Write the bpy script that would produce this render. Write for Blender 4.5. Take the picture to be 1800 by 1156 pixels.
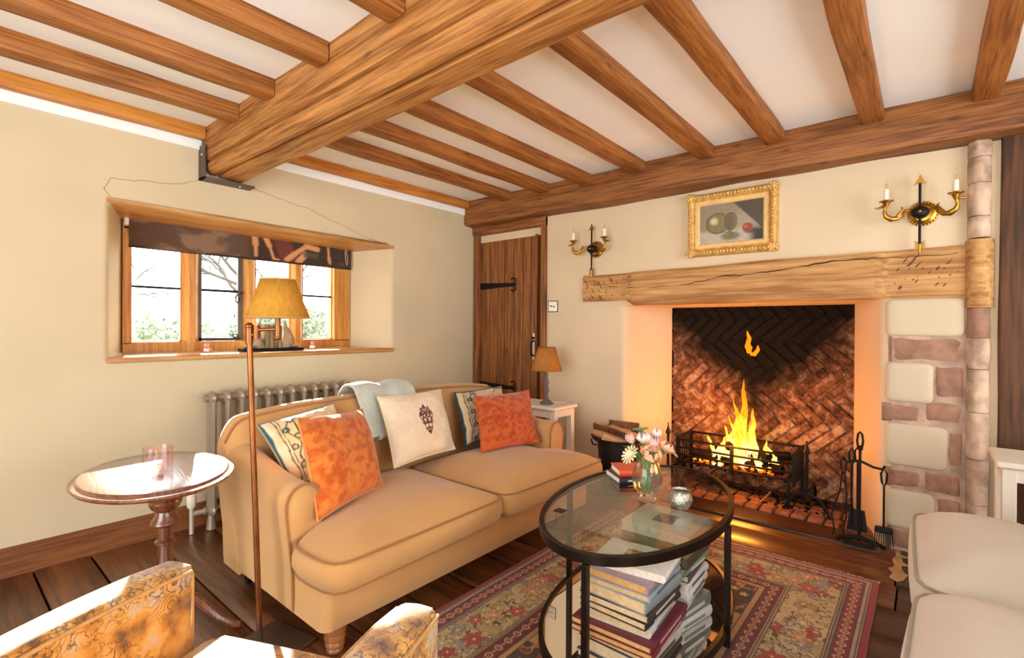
import bpy, bmesh, math, random
import numpy as np
from mathutils import Matrix, Vector, noise as mnoise

for o in list(bpy.data.objects): bpy.data.objects.remove(o)
scn = bpy.context.scene
COL = scn.collection
rnd = random.Random(7)
PI = math.pi
R = math.radians

# ------------------------------------------------------------------ camera
cam_d = bpy.data.cameras.new('camera'); cam = bpy.data.objects.new('camera', cam_d); COL.objects.link(cam)
cam_d.sensor_width = 36.0; cam_d.lens = 36.0*870/1800; cam_d.clip_start = 0.03
yaw, pit, rol = R(40.0), R(0.2), R(0.35)
fwd = Vector((math.cos(yaw), math.sin(yaw), 0)); rt = Vector((math.sin(yaw), -math.cos(yaw), 0)); up = Vector((0, 0, 1))
fw = fwd*math.cos(pit)-up*math.sin(pit); uu = up*math.cos(pit)+fwd*math.sin(pit)
r2 = rt*math.cos(rol)+uu*math.sin(rol); u2 = uu*math.cos(rol)-rt*math.sin(rol)
M = Matrix.Identity(4)
for i in range(3):
    M[i][0] = r2[i]; M[i][1] = u2[i]; M[i][2] = -fw[i]
M[2][3] = 1.22
cam.matrix_world = M
scn.camera = cam

# ------------------------------------------------------------------ world, sun, daylight, exposure
w = bpy.data.worlds.new('world'); scn.world = w; w.use_nodes = True
bg = w.node_tree.nodes['Background']; bg.inputs[0].default_value = (0.97, 0.98, 1.0, 1); bg.inputs[1].default_value = 4.7
sun_d = bpy.data.lights.new('sun', 'SUN'); sun_d.energy = 34; sun_d.angle = R(0.6); sun_d.color = (1.0, 0.93, 0.80)
sun = bpy.data.objects.new('sun', sun_d); COL.objects.link(sun)
sun.rotation_euler = Vector((-0.335, -1.0, -0.37)).to_track_quat('-Z', 'Y').to_euler()

def portal(name, loc, target, sx, sy):
    """marks a window opening so that the sky outside is sampled through it (gives no light of its own)"""
    d = bpy.data.lights.new(name, 'AREA'); d.shape = 'RECTANGLE'; d.size = sx; d.size_y = sy; d.cycles.is_portal = True
    o = bpy.data.objects.new(name, d); COL.objects.link(o); o.location = loc
    o.rotation_euler = (Vector(target)-Vector(loc)).to_track_quat('-Z', 'Y').to_euler()
    return o
portal('portal_rear', (-2.05, .6, 1.115), (3, .6, 1.115), 2.7, 2.07)
portal('portal_front', (.9, -2.75, 1.115), (.9, 3, 1.115), 2.9, 2.07)
portal('portal_window', (1.54, 3.80, 1.46), (1.54, 0, 1.46), 1.54, .84)
scn.view_settings.view_transform = 'Standard'
scn.view_settings.look = 'None'
scn.view_settings.exposure = 1.0
scn.view_settings.gamma = 1.0
scn.view_settings.use_curve_mapping = False

# ------------------------------------------------------------------ mesh helpers
def hexc(h):
    h = h.lstrip('#'); c = [int(h[i:i+2], 16)/255 for i in (0, 2, 4)]
    return tuple(x/12.92 if x <= .04045 else ((x+.055)/1.055)**2.4 for x in c)
def hx(h): return hexc(h)+(1.0,)

class MB:
    def __init__(s): s.v = []; s.f = []
    def add(s, v, f, m=None):
        n = len(s.v)
        s.v += [tuple(m @ Vector(p)) for p in v] if m is not None else [tuple(p) for p in v]
        s.f += [tuple(i+n for i in q) for q in f]; return s
    def box(s, c, d, m=None):
        x, y, z = [k/2 for k in d]
        v = [(c[0]+i*x, c[1]+j*y, c[2]+k*z) for k in (-1, 1) for j in (-1, 1) for i in (-1, 1)]
        return s.add(v, [(0, 2, 3, 1), (4, 5, 7, 6), (0, 1, 5, 4), (2, 6, 7, 3), (0, 4, 6, 2), (1, 3, 7, 5)], m)
    def bb(s, x0, x1, y0, y1, z0, z1, m=None):
        return s.box(((x0+x1)/2, (y0+y1)/2, (z0+z1)/2), (x1-x0, y1-y0, z1-z0), m)
    def loft(s, rings, close=True, cap=True, m=None):
        n = len(rings[0]); v = [p for r in rings for p in r]; f = []
        for i in range(len(rings)-1):
            for j in range(n if close else n-1):
                k = (j+1) % n; f.append((i*n+j, i*n+k, (i+1)*n+k, (i+1)*n+j))
        if cap:
            f.append(tuple(range(n))[::-1]); f.append(tuple(range((len(rings)-1)*n, len(rings)*n)))
        return s.add(v, f, m)
    def tube(s, pts, r, n=8, closed=False, cap=True, m=None, sq=None):
        pts = [Vector(p) for p in pts]; N = len(pts)
        rs = r if isinstance(r, (list, tuple)) else [r]*N
        tans = []
        for i in range(N):
            a = pts[(i-1) % N] if (closed or i > 0) else pts[i]
            b = pts[(i+1) % N] if (closed or i < N-1) else pts[i]
            t = (b-a); tans.append(t.normalized() if t.length > 1e-9 else Vector((0, 0, 1)))
        t0 = tans[0]; ref = Vector((0, 0, 1)) if abs(t0.z) < .9 else Vector((1, 0, 0))
        nrm = (ref-t0*ref.dot(t0)).normalized(); rings = []
        for i in range(N):
            t = tans[i]; nrm = (nrm-t*nrm.dot(t)); nrm = nrm.normalized() if nrm.length > 1e-6 else t.orthogonal().normalized()
            bn = t.cross(nrm); ring = []
            for k in range(n):
                a = 2*PI*k/n+(PI/4 if n == 4 else 0)
                if sq: ca, sa = (1.414*math.cos(a)*sq[0], 1.414*math.sin(a)*sq[1])
                else: ca, sa = math.cos(a)*rs[i], math.sin(a)*rs[i]
                ring.append(pts[i]+nrm*ca+bn*sa)
            rings.append(ring)
        if closed: rings.append(rings[0]); return s.loft(rings, True, False, m)
        return s.loft(rings, True, cap, m)
    def cyl(s, p0, p1, r0, r1=None, n=12, m=None): return s.tube([p0, p1], [r0, r0 if r1 is None else r1], n, m=m)
    def lathe(s, prof, n=24, c=(0, 0, 0), sx=1, sy=1, m=None):
        rings = [[(c[0]+r*sx*math.cos(2*PI*k/n), c[1]+r*sy*math.sin(2*PI*k/n), c[2]+z) for k in range(n)] for r, z in prof]
        return s.loft(rings, True, True, m)
    def ext(s, poly, z0, z1, m=None):
        return s.loft([[(x, y, z0) for x, y in poly], [(x, y, z1) for x, y in poly]], True, True, m)
    def ell(s, c, r, nu=12, nv=8, m=None):
        rings = []
        for i in range(nv+1):
            a = -PI/2+PI*min(max(i/nv, .02), .98)
            rings.append([(c[0]+r[0]*math.cos(a)*math.cos(2*PI*k/nu), c[1]+r[1]*math.cos(a)*math.sin(2*PI*k/nu), c[2]+r[2]*math.sin(a)) for k in range(nu)])
        return s.loft(rings, True, True, m)
    def surf(s, fn, nu, nv, cu=False, m=None):
        v = [fn(i/nu, j/nv) for i in range(nu+1) for j in range(nv+1)]
        f = [(i*(nv+1)+j, (i+1)*(nv+1)+j, (i+1)*(nv+1)+j+1, i*(nv+1)+j+1) for i in range(nu) for j in range(nv)]
        return s.add(v, f, m)

def T(x, y, z): return Matrix.Translation((x, y, z))
def RX(a): return Matrix.Rotation(R(a), 4, 'X')
def RY(a): return Matrix.Rotation(R(a), 4, 'Y')
def RZ(a): return Matrix.Rotation(R(a), 4, 'Z')

def O(name, mb, mat, parent=None, loc=(0, 0, 0), rz=0, ang=38, bevel=0, seg=2, subd=0, solid=0, recalc=True):
    me = bpy.data.meshes.new(name); me.from_pydata(mb.v, [], mb.f)
    if recalc:
        bm = bmesh.new(); bm.from_mesh(me); bmesh.ops.recalc_face_normals(bm, faces=bm.faces); bm.to_mesh(me); bm.free()
    if ang:
        me.polygons.foreach_set('use_smooth', [True]*len(me.polygons))
        me.set_sharp_from_angle(angle=R(ang))
    me.materials.append(mat); me.update()
    o = bpy.data.objects.new(name, me); COL.objects.link(o); o.location = loc; o.rotation_euler = (0, 0, R(rz))
    if parent: o.parent = parent
    if solid:
        q = o.modifiers.new('solid', 'SOLIDIFY'); q.thickness = solid; q.offset = 0
    if bevel:
        q = o.modifiers.new('bevel', 'BEVEL'); q.width = bevel; q.segments = seg; q.limit_method = 'ANGLE'; q.angle_limit = R(40)
    if subd:
        q = o.modifiers.new('sub', 'SUBSURF'); q.levels = subd; q.render_levels = subd
    return o
def tag(o, label=None, cat=None, group=None, kind=None):
    if label: o['label'] = label
    if cat: o['category'] = cat
    if group: o['group'] = group
    if kind: o['kind'] = kind
    return o
def E(name, loc, label, cat, rz=0, group=None):
    o = bpy.data.objects.new(name, None); COL.objects.link(o); o.location = loc; o.rotation_euler = (0, 0, R(rz)); o.empty_display_size = .1
    return tag(o, label, cat, group)
def inst(src, parent=None, loc=None, rz=None, rot=None):
    o = src.copy(); COL.objects.link(o)
    if parent: o.parent = parent
    if loc is not None: o.location = loc
    if rz is not None: o.rotation_euler = (0, 0, R(rz))
    if rot is not None: o.rotation_euler = rot
    return o
def copy_tree(o, loc=None, rz=None, parent=None):
    c = inst(o, parent, loc, rz)
    for ch in list(o.children):
        if ch is not c: copy_tree(ch, None, None, c)
    return c
def colattr(o, cols):
    a = o.data.color_attributes.new('Col', 'FLOAT_COLOR', 'POINT')
    b = np.ones((len(o.data.vertices), 4), np.float32); b[:, :3] = cols; a.data.foreach_set('color', b.ravel())
def n3(p, s=1.0): return mnoise.noise(Vector(p)*s)

def timber(L, wd, ht, seed=0, amp=.006, segs=24, fil=.012, prof=None):
    """beam along +X, centred in y and z; irregular hewn section"""
    if prof is None:
        prof = []
        for sx, sy in ((1, 1), (-1, 1), (-1, -1), (1, -1)):
            a0 = {(1, 1): 0, (-1, 1): 90, (-1, -1): 180, (1, -1): 270}[(sx, sy)]
            for a in (0, 45, 90):
                prof.append((sx*(wd/2-fil)+fil*math.cos(R(a0+a)), sy*(ht/2-fil)+fil*math.sin(R(a0+a))))
    mb = MB(); rings = []
    for i in range(segs+1):
        x = L*i/segs; ring = []
        for (y, z) in prof:
            k = 1+amp/max(wd, .01)*2*n3((x*2.2+seed*9.1, y*7, z*7))
            dy = amp*n3((x*.9+seed*5.3, 2.2, seed)); dz = amp*n3((x*.9+seed*3.3, 7.2, seed))
            ring.append((x, y*k+dy, z*k+dz))
        rings.append(ring)
    return mb.loft(rings)

# ------------------------------------------------------------------ material helpers
def newmat(name):
    m = bpy.data.materials.new(name); m.use_nodes = True; nt = m.node_tree
    return m, nt, nt.nodes['Principled BSDF'], nt.nodes.new, nt.links.new
def coords(nt, new, link, scale=(1, 1, 1), rnd_off=True, kind='Object'):
    tc = new('ShaderNodeTexCoord'); mp = new('ShaderNodeMapping'); mp.inputs['Scale'].default_value = scale
    link(tc.outputs[kind], mp.inputs['Vector'])
    if rnd_off:
        oi = new('ShaderNodeObjectInfo'); mul = new('ShaderNodeVectorMath'); mul.operation = 'SCALE'
        cmb = new('ShaderNodeCombineXYZ')
        for k in range(3): link(oi.outputs['Random'], cmb.inputs[k])
        link(cmb.outputs[0], mul.inputs[0]); mul.inputs['Scale'].default_value = 37.0
        link(mul.outputs[0], mp.inputs['Location'])
    return mp.outputs['Vector']
def ramp(new, stops):
    r = new('ShaderNodeValToRGB'); e = r.color_ramp.elements
    while len(e) < len(stops): e.new(.5)
    for i, (p, c) in enumerate(stops): e[i].position = p; e[i].color = c if len(c) == 4 else tuple(c)+(1,)
    return r
def simple(name, col, rough=.5, metal=0, var=.12, vscale=6, bump=0, bscale=40, spec=.5, trans=None, sheen=0, coat=0):
    m, nt, b, new, link = newmat(name)
    c = hexc(col) if isinstance(col, str) else col
    vec = coords(nt, new, link)
    nz = new('ShaderNodeTexNoise'); nz.inputs['Scale'].default_value = vscale; nz.inputs['Detail'].default_value = 5
    link(vec, nz.inputs['Vector'])
    lo = tuple(x*(1-var) for x in c); hi = tuple(min(1, x*(1+var)) for x in c)
    rp = ramp(new, [(.3, lo), (.7, hi)]); link(nz.outputs['Fac'], rp.inputs[0]); link(rp.outputs[0], b.inputs['Base Color'])
    b.inputs['Roughness'].default_value = rough; b.inputs['Metallic'].default_value = metal
    b.inputs['Specular IOR Level'].default_value = spec
    if sheen: b.inputs['Sheen Weight'].default_value = sheen; b.inputs['Sheen Roughness'].default_value = .4
    if coat: b.inputs['Coat Weight'].default_value = coat; b.inputs['Coat Roughness'].default_value = .15
    if bump:
        n2 = new('ShaderNodeTexNoise'); n2.inputs['Scale'].default_value = bscale; n2.inputs['Detail'].default_value = 4; link(vec, n2.inputs['Vector'])
        bp = new('ShaderNodeBump'); bp.inputs['Strength'].default_value = bump; bp.inputs['Distance'].default_value = .01
        link(n2.outputs['Fac'], bp.inputs['Height']); link(bp.outputs[0], b.inputs['Normal'])
    return m
def wood(name, dark, light, axis=0, scale=1.0, rough=.55, bump=.25, spec=.4, knots=True, coat=0, con=.62):
    m, nt, b, new, link = newmat(name)
    sc = [9*scale]*3; sc[axis] = .9*scale
    vec = coords(nt, new, link, tuple(sc))
    n1 = new('ShaderNodeTexNoise'); n1.inputs['Scale'].default_value = 1.2; n1.inputs['Detail'].default_value = 8; n1.inputs['Roughness'].default_value = .62; n1.inputs['Distortion'].default_value = .8
    link(vec, n1.inputs['Vector'])
    sc2 = [70*scale]*3; sc2[axis] = 3*scale
    vec2 = coords(nt, new, link, tuple(sc2))
    n2 = new('ShaderNodeTexNoise'); n2.inputs['Scale'].default_value = 1; n2.inputs['Detail'].default_value = 6; link(vec2, n2.inputs['Vector'])
    mx = new('ShaderNodeMix'); mx.data_type = 'FLOAT'; mx.inputs[0].default_value = .5
    link(n1.outputs['Fac'], mx.inputs[2]); link(n2.outputs['Fac'], mx.inputs[3])
    d, l = hexc(dark), hexc(light); mid = tuple((p+q)/2 for p, q in zip(d, l))
    rp = ramp(new, [(.5-.14/con, tuple(q*.75 for q in d)), (.5-.05/con, d), (.5+.02/con, mid), (.5+.13/con, l)]); link(mx.outputs[0], rp.inputs[0])
    last = rp.outputs[0]
    if knots:
        sc3 = [7*scale]*3; sc3[axis] = 2.2*scale
        vec3 = coords(nt, new, link, tuple(sc3)); vo = new('ShaderNodeTexVoronoi'); vo.inputs['Scale'].default_value = .9; link(vec3, vo.inputs['Vector'])
        kr = ramp(new, [(.03, (.25, .25, .25)), (.12, (1, 1, 1))]); link(vo.outputs['Distance'], kr.inputs[0])
        mm = new('ShaderNodeMix'); mm.data_type = 'RGBA'; mm.blend_type = 'MULTIPLY'; mm.inputs[0].default_value = .75
        link(last, mm.inputs[6]); link(kr.outputs[0], mm.inputs[7]); last = mm.outputs[2]
    link(last, b.inputs['Base Color'])
    b.inputs['Roughness'].default_value = rough; b.inputs['Specular IOR Level'].default_value = spec
    if coat: b.inputs['Coat Weight'].default_value = coat; b.inputs['Coat Roughness'].default_value = .2
    bp = new('ShaderNodeBump'); bp.inputs['Strength'].default_value = bump; bp.inputs['Distance'].default_value = .008
    link(mx.outputs[0], bp.inputs['Height']); link(bp.outputs[0], b.inputs['Normal'])
    return m
def fabric(name, col, var=.10, weave=900, bump=.12, rough=.9, sheen=.25):
    m, nt, b, new, link = newmat(name)
    c = hexc(col); vec = coords(nt, new, link)
    nz = new('ShaderNodeTexNoise'); nz.inputs['Scale'].default_value = 3.5; nz.inputs['Detail'].default_value = 6; link(vec, nz.inputs['Vector'])
    n2 = new('ShaderNodeTexNoise'); n2.inputs['Scale'].default_value = weave*.3; n2.inputs['Detail'].default_value = 2; link(vec, n2.inputs['Vector'])
    mx = new('ShaderNodeMix'); mx.data_type = 'FLOAT'; mx.inputs[0].default_value = .4; link(nz.outputs['Fac'], mx.inputs[2]); link(n2.outputs['Fac'], mx.inputs[3])
    rp = ramp(new, [(.32, tuple(x*(1-var*1.6) for x in c)), (.68, tuple(min(1, x*(1+var)) for x in c))]); link(mx.outputs[0], rp.inputs[0])
    link(rp.outputs[0], b.inputs['Base Color']); b.inputs['Roughness'].default_value = rough; b.inputs['Specular IOR Level'].default_value = .2
    b.inputs['Sheen Weight'].default_value = sheen; b.inputs['Sheen Roughness'].default_value = .5
    n3_ = new('ShaderNodeTexNoise'); n3_.inputs['Scale'].default_value = 14; n3_.inputs['Detail'].default_value = 3; link(vec, n3_.inputs['Vector'])
    ad = new('ShaderNodeMath'); ad.operation = 'MULTIPLY_ADD'; ad.inputs[1].default_value = .15; link(n2.outputs['Fac'], ad.inputs[0]); link(n3_.outputs['Fac'], ad.inputs[2])
    bp = new('ShaderNodeBump'); bp.inputs['Strength'].default_value = bump; bp.inputs['Distance'].default_value = .01
    link(ad.outputs[0], bp.inputs['Height']); link(bp.outputs[0], b.inputs['Normal'])
    return m
def vcol(name, rough=.85, bump=.1, bscale=300, sheen=0, spec=.2):
    m, nt, b, new, link = newmat(name)
    a = new('ShaderNodeVertexColor'); a.layer_name = 'Col'; link(a.outputs['Color'], b.inputs['Base Color'])
    b.inputs['Roughness'].default_value = rough; b.inputs['Specular IOR Level'].default_value = spec
    if sheen: b.inputs['Sheen Weight'].default_value = sheen
    vec = coords(nt, new, link, rnd_off=False)
    n2 = new('ShaderNodeTexNoise'); n2.inputs['Scale'].default_value = bscale; link(vec, n2.inputs['Vector'])
    bp = new('ShaderNodeBump'); bp.inputs['Strength'].default_value = bump; bp.inputs['Distance'].default_value = .005
    link(n2.outputs['Fac'], bp.inputs['Height']); link(bp.outputs[0], b.inputs['Normal'])
    return m
def glass(name, tint=(1, 1, 1), ior=1.45, rough=.0, dens=1.0):
    """thin clear glass: see-through with Fresnel reflection"""
    m = bpy.data.materials.new(name); m.use_nodes = True; nt = m.node_tree; nt.nodes.clear(); new, link = nt.nodes.new, nt.links.new
    out = new('ShaderNodeOutputMaterial'); tr = new('ShaderNodeBsdfTransparent'); tr.inputs[0].default_value = tint+(1,)
    gl = new('ShaderNodeBsdfGlossy'); gl.inputs['Roughness'].default_value = rough
    # IOR turned round on back faces so that both sides of the thin sheet reflect alike
    ge = new('ShaderNodeNewGeometry'); fr = new('ShaderNodeFresnel'); io = new('ShaderNodeMix'); io.data_type = 'FLOAT'
    link(ge.outputs['Backfacing'], io.inputs[0]); io.inputs[2].default_value = ior; io.inputs[3].default_value = 1/ior; link(io.outputs[0], fr.inputs[0])
    mx = new('ShaderNodeMixShader'); link(fr.outputs[0], mx.inputs[0]); link(tr.outputs[0], mx.inputs[1]); link(gl.outputs[0], mx.inputs[2]); link(mx.outputs[0], out.inputs[0])
    return m
def emit(name, stops, strength, axis=2, z0=0, z1=1):
    m = bpy.data.materials.new(name); m.use_nodes = True; nt = m.node_tree; nt.nodes.clear(); new, link = nt.nodes.new, nt.links.new
    out = new('ShaderNodeOutputMaterial'); em = new('ShaderNodeEmission'); em.inputs[1].default_value = strength
    tc = new('ShaderNodeTexCoord'); sp = new('ShaderNodeSeparateXYZ'); link(tc.outputs['Generated'], sp.inputs[0])
    nz = new('ShaderNodeTexNoise'); nz.inputs['Scale'].default_value = 9; link(tc.outputs['Object'], nz.inputs['Vector'])
    ad = new('ShaderNodeMath'); ad.operation = 'MULTIPLY_ADD'; ad.inputs[1].default_value = .7; ad.inputs[2].default_value = -.35
    link(nz.outputs['Fac'], ad.inputs[0]); a2 = new('ShaderNodeMath'); a2.operation = 'ADD'; link(ad.outputs[0], a2.inputs[0]); link(sp.outputs[axis], a2.inputs[1])
    rp = ramp(new, stops); link(a2.outputs[0], rp.inputs[0]); link(rp.outputs[0], em.inputs[0]); link(em.outputs[0], out.inputs[0])
    return m

MAT = {}
MAT['plaster'] = simple('cream_plaster', '#cfc09f', .85, var=.05, vscale=1.6, bump=.12, bscale=9, spec=.25)
MAT['plaster_r'] = simple('cream_plaster_fireplace', '#d8c3a2', .85, var=.05, vscale=1.6, bump=.15, bscale=7, spec=.25)
MAT['pad'] = simple('cream_plaster_infill', '#cbb99d', .85, var=.05, vscale=3, bump=.15, bscale=12, spec=.25)
MAT['white'] = simple('white_ceiling', '#f6fbf8', .8, var=.02, vscale=2, bump=.05, bscale=8, spec=.25)
MAT['oak'] = wood('old_oak_beam', '#85511f', '#cf9350', 0, 1.3, rough=.6)
MAT['joist'] = wood('oak_joist', '#7c4718', '#b97838', 0, 1.6, rough=.55)
MAT['walloak'] = wood('oak_wall_beam', '#6b3d1a', '#ad7038', 0, 1.4, rough=.6)
MAT['pine'] = wood('pine_joist', '#a8621c', '#d9973f', 0, 1.3, rough=.45)
MAT['mantel'] = wood('mantel_oak', '#9c6a38', '#d9a96c', 1, .8, rough=.7)
MAT['door'] = wood('door_oak', '#6a3d1c', '#ae7039', 2, 1.1, rough=.6)
MAT['post'] = wood('dark_post_oak', '#3e2411', '#6e4526', 0, 1.0, rough=.6)
MAT['winwood'] = wood('window_oak', '#b3742f', '#d9a458', 2, 1.0, rough=.45, knots=False)
MAT['sillwood'] = wood('sill_oak', '#a9713a', '#d8aa6b', 0, 1.0, rough=.35, knots=False)
MAT['skirt'] = wood('skirting_oak', '#6e4021', '#9a6236', 0, 1.2, rough=.5)
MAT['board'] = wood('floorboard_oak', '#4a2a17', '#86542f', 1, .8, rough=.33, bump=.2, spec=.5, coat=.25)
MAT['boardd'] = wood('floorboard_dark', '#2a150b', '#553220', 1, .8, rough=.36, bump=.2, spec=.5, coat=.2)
MAT['iron'] = simple('black_iron', '#1b1715', .5, .6, bump=.2, bscale=60)
MAT['casement'] = simple('casement_iron', '#5b544c', .5, .4)
MAT['rust'] = simple('rusty_iron', '#4a2e20', .7, .5, var=.3, vscale=12, bump=.3, bscale=50)
MAT['steel'] = simple('grey_steel_bracket', '#5d5047', .5, .3, var=.2)
MAT['rad'] = simple('radiator_paint', '#9a8a76', .38, .25, var=.08, bump=.05)
MAT['brass'] = simple('aged_brass', '#b98a3a', .32, 1.0, var=.25, vscale=15)
MAT['gilt'] = simple('gilt_frame', '#d9ad62', .5, .35, var=.3, vscale=35, bump=.5, bscale=60)
MAT['giltin'] = simple('gilt_slip', '#e2bd7c', .55, .2, var=.12, vscale=20)
MAT['copper'] = simple('antique_copper_pole', '#8a5630', .38, .85, var=.25, vscale=10)
MAT['tan'] = fabric('tan_linen', '#c4965e', .08)
MAT['tanpipe'] = fabric('tan_piping', '#9a6c3c', .08)
MAT['cream'] = fabric('cream_linen', '#cfc4b2', .06)
MAT['creampipe'] = fabric('cream_piping', '#9a8a70', .06)
MAT['throw'] = fabric('grey_wool', '#b9bdb2', .12, weave=300, bump=.5)
MAT['selv'] = fabric('selvedge_wool', '#8f2a2c')
MAT['vcloth'] = vcol('printed_cloth', .9, .25, 240, .3)
MAT['vrug'] = vcol('rug_pile', .95, .6, 420, .25, .1)
MAT['vpaint'] = vcol('oil_painting', .45, .1, 200, 0, .5)
MAT['turned'] = wood('turned_wood_leg', '#7a4a25', '#a86d3a', 2, 1.5, rough=.4)
MAT['mahog'] = wood('mahogany', '#4e2a1a', '#80492c', 2, 1.5, rough=.22, spec=.6, coat=.5)
MAT['mahogtop'] = wood('mahogany_top', '#5a3322', '#8a5535', 1, 1.2, rough=.18, spec=.7, coat=.6)
MAT['blackmetal'] = simple('bronze_black_metal', '#2a211b', .38, .75, var=.3, vscale=14)
MAT['glass'] = glass('window_glass', (.97, .98, .98))
MAT['tglass'] = glass('table_glass', (.90, .93, .91), 1.5)
def solidglass(name, col, ior, tr=.35):
    m = bpy.data.materials.new(name); m.use_nodes = True; nt = m.node_tree; nt.nodes.clear(); new, link = nt.nodes.new, nt.links.new
    out = new('ShaderNodeOutputMaterial'); g = new('ShaderNodeBsdfGlass'); g.inputs['Color'].default_value = col+(1,); g.inputs['IOR'].default_value = ior; g.inputs['Roughness'].default_value = 0
    t = new('ShaderNodeBsdfTransparent'); mx = new('ShaderNodeMixShader'); mx.inputs[0].default_value = tr; link(g.outputs[0], mx.inputs[1]); link(t.outputs[0], mx.inputs[2]); link(mx.outputs[0], out.inputs[0])
    return m
MAT['clear'] = solidglass('clear_glass', (.96, .98, .97), 1.45)
MAT['pink'] = glass('pink_glass', (1.0, .93, .94), 1.4)
MAT['silverglass'] = simple('mercury_glass', '#b9b7a8', .25, .8, var=.35, vscale=60, bump=.6, bscale=90)
m_, nt_, b_, new_, link_ = newmat('mirror_shelf'); b_.inputs['Base Color'].default_value = (.82, .8, .74, 1); b_.inputs['Metallic'].default_value = 1; b_.inputs['Roughness'].default_value = .03; MAT['mirror'] = m_
MAT['wax'] = simple('candle_wax', '#f1e6cf', .5, var=.03)
MAT['bulb'] = glass('bulb_glass', (1, .96, .9), 1.3)
MAT['tablewhite'] = simple('white_painted_wood', '#e9e0cf', .5, var=.04, bump=.05)
MAT['switch'] = simple('nickel_switch', '#cfc7b8', .35, .4, var=.05)
MAT['lampgrey'] = simple('grey_wood_lamp', '#5f5a58', .6, var=.2, vscale=20, bump=.2)
MAT['soot'] = simple('soot', '#120d0a', .95, var=.4, vscale=6, bump=.4, bscale=30, spec=.1)
MAT['ash'] = simple('ash', '#4a3a30', .95, var=.4, vscale=14, bump=.6, bscale=60, spec=.1)
MAT['char'] = simple('charred_log', '#1c120c', .9, var=.6, vscale=18, bump=.6, bscale=40, spec=.1)
MAT['bucket'] = simple('iron_bucket', '#2e2723', .5, .6, var=.4, vscale=12, bump=.2)
MAT['bark'] = simple('log_bark', '#6b4527', .9, var=.4, vscale=16, bump=.6, bscale=40)
MAT['logcut'] = wood('split_log', '#b98450', '#e3b883', 0, 1.5, rough=.8)
MAT['stone'] = simple('pink_sandstone', '#9c7660', .9, var=.25, vscale=14, bump=.6, bscale=35, spec=.2)
MAT['stonew'] = simple('limewashed_stone', '#bfa28a', .9, var=.45, vscale=11, bump=.6, bscale=30, spec=.2)
MAT['stonem'] = simple('mortar_smeared_stone', '#b39883', .95, var=.3, vscale=12, bump=.6, bscale=40, spec=.2)
MAT['mortar'] = simple('lime_mortar', '#b7a085', .95, var=.15, vscale=20, bump=.6, bscale=50, spec=.15)
MAT['crack'] = simple('crack_shadow_line', '#4b3520', 1, var=.2)
MAT['stem'] = simple('green_stem', '#6f9a4c', .5, var=.2)
MAT['leaf'] = simple('green_leaf', '#7fa564', .5, var=.25, vscale=20)
MAT['water'] = glass('vase_water', (.86, .95, .88), 1.2)
MAT['cord'] = simple('black_cord', '#141210', .6)
MAT['grass'] = simple('lawn', '#77855a', .9, var=.3, vscale=3)
MAT['hedge'] = simple('hedge_leaf', '#6d7860', .8, var=.3, vscale=4)
MAT['twig'] = simple('bare_twig', '#4f463e', .9)

# ================================================================== STRUCTURE
W, F, CZ = 3.42, 3.5, 2.42
def S(o, label=None): return tag(o, label, None, None, 'structure')

# ---- floor with boards running along Y
fl = S(O('floor', MB().bb(-2.0, 3.62, -2.75, 3.5, -.12, -.03), MAT['soot']), 'wide dark oak board floor')
edges = [-2.0, -1.7, -1.42, -1.1, -.8, -.52, -.22, .06, .355, .576, .853, 1.13, 1.42, 1.68, 1.95, 2.2, 2.46, 2.733, 2.992, 3.25, 3.62]
for i in range(len(edges)-1):
    x0, x1 = edges[i]+.004, edges[i+1]-.004
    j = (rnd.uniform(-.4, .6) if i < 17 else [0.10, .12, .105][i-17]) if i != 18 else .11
    for y0, y1 in ((-2.75, j-.004), (j+.004, 3.44)):
        n = 14; dz = rnd.uniform(-.004, .0); mb = MB()
        rings = []
        for k in range(n+1):
            y = y0+(y1-y0)*k/n
            e0 = .003*n3((x0*3, y*1.7, 1)); e1 = .003*n3((x1*3, y*1.7, 5)); z = dz+.003*n3((x0, y, 3))
            rings.append([(x0+e0, y, -.03), (x0+e0, y, z-.004), (x0+e0+.006, y, z), ((x0+x1)/2, y, z+.002*n3((x0, y, 9))), (x1+e1-.006, y, z), (x1+e1, y, z-.004), (x1+e1, y, -.03)])
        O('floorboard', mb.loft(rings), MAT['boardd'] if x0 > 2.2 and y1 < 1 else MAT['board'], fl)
# pale filler in the broken board end by the pier
pm = MB()
pp = [(3.44, .125), (3.455, .11), (3.40, .098), (3.385, .04), (3.37, .095), (3.30, .09), (3.27, .060), (3.25, .095), (3.18, .088), (3.14, .065), (3.07, .080), (3.03, .105), (3.06, .135), (3.13, .125), (3.17, .145), (3.22, .12), (3.30, .135), (3.36, .122)]
O('board_filler', pm.ext(pp, .0005, .0045), simple('pale_filler', '#a98a63', .9, var=.2, vscale=20, bump=.5), fl)
# brass ring set in the floor
tag(O('floor_ring', MB().tube([(3.18+.035*math.cos(a*PI/8), -.15+.022*math.sin(a*PI/8), .014) for a in range(16)], .007, 8, closed=True), MAT['brass'], fl))

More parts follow.
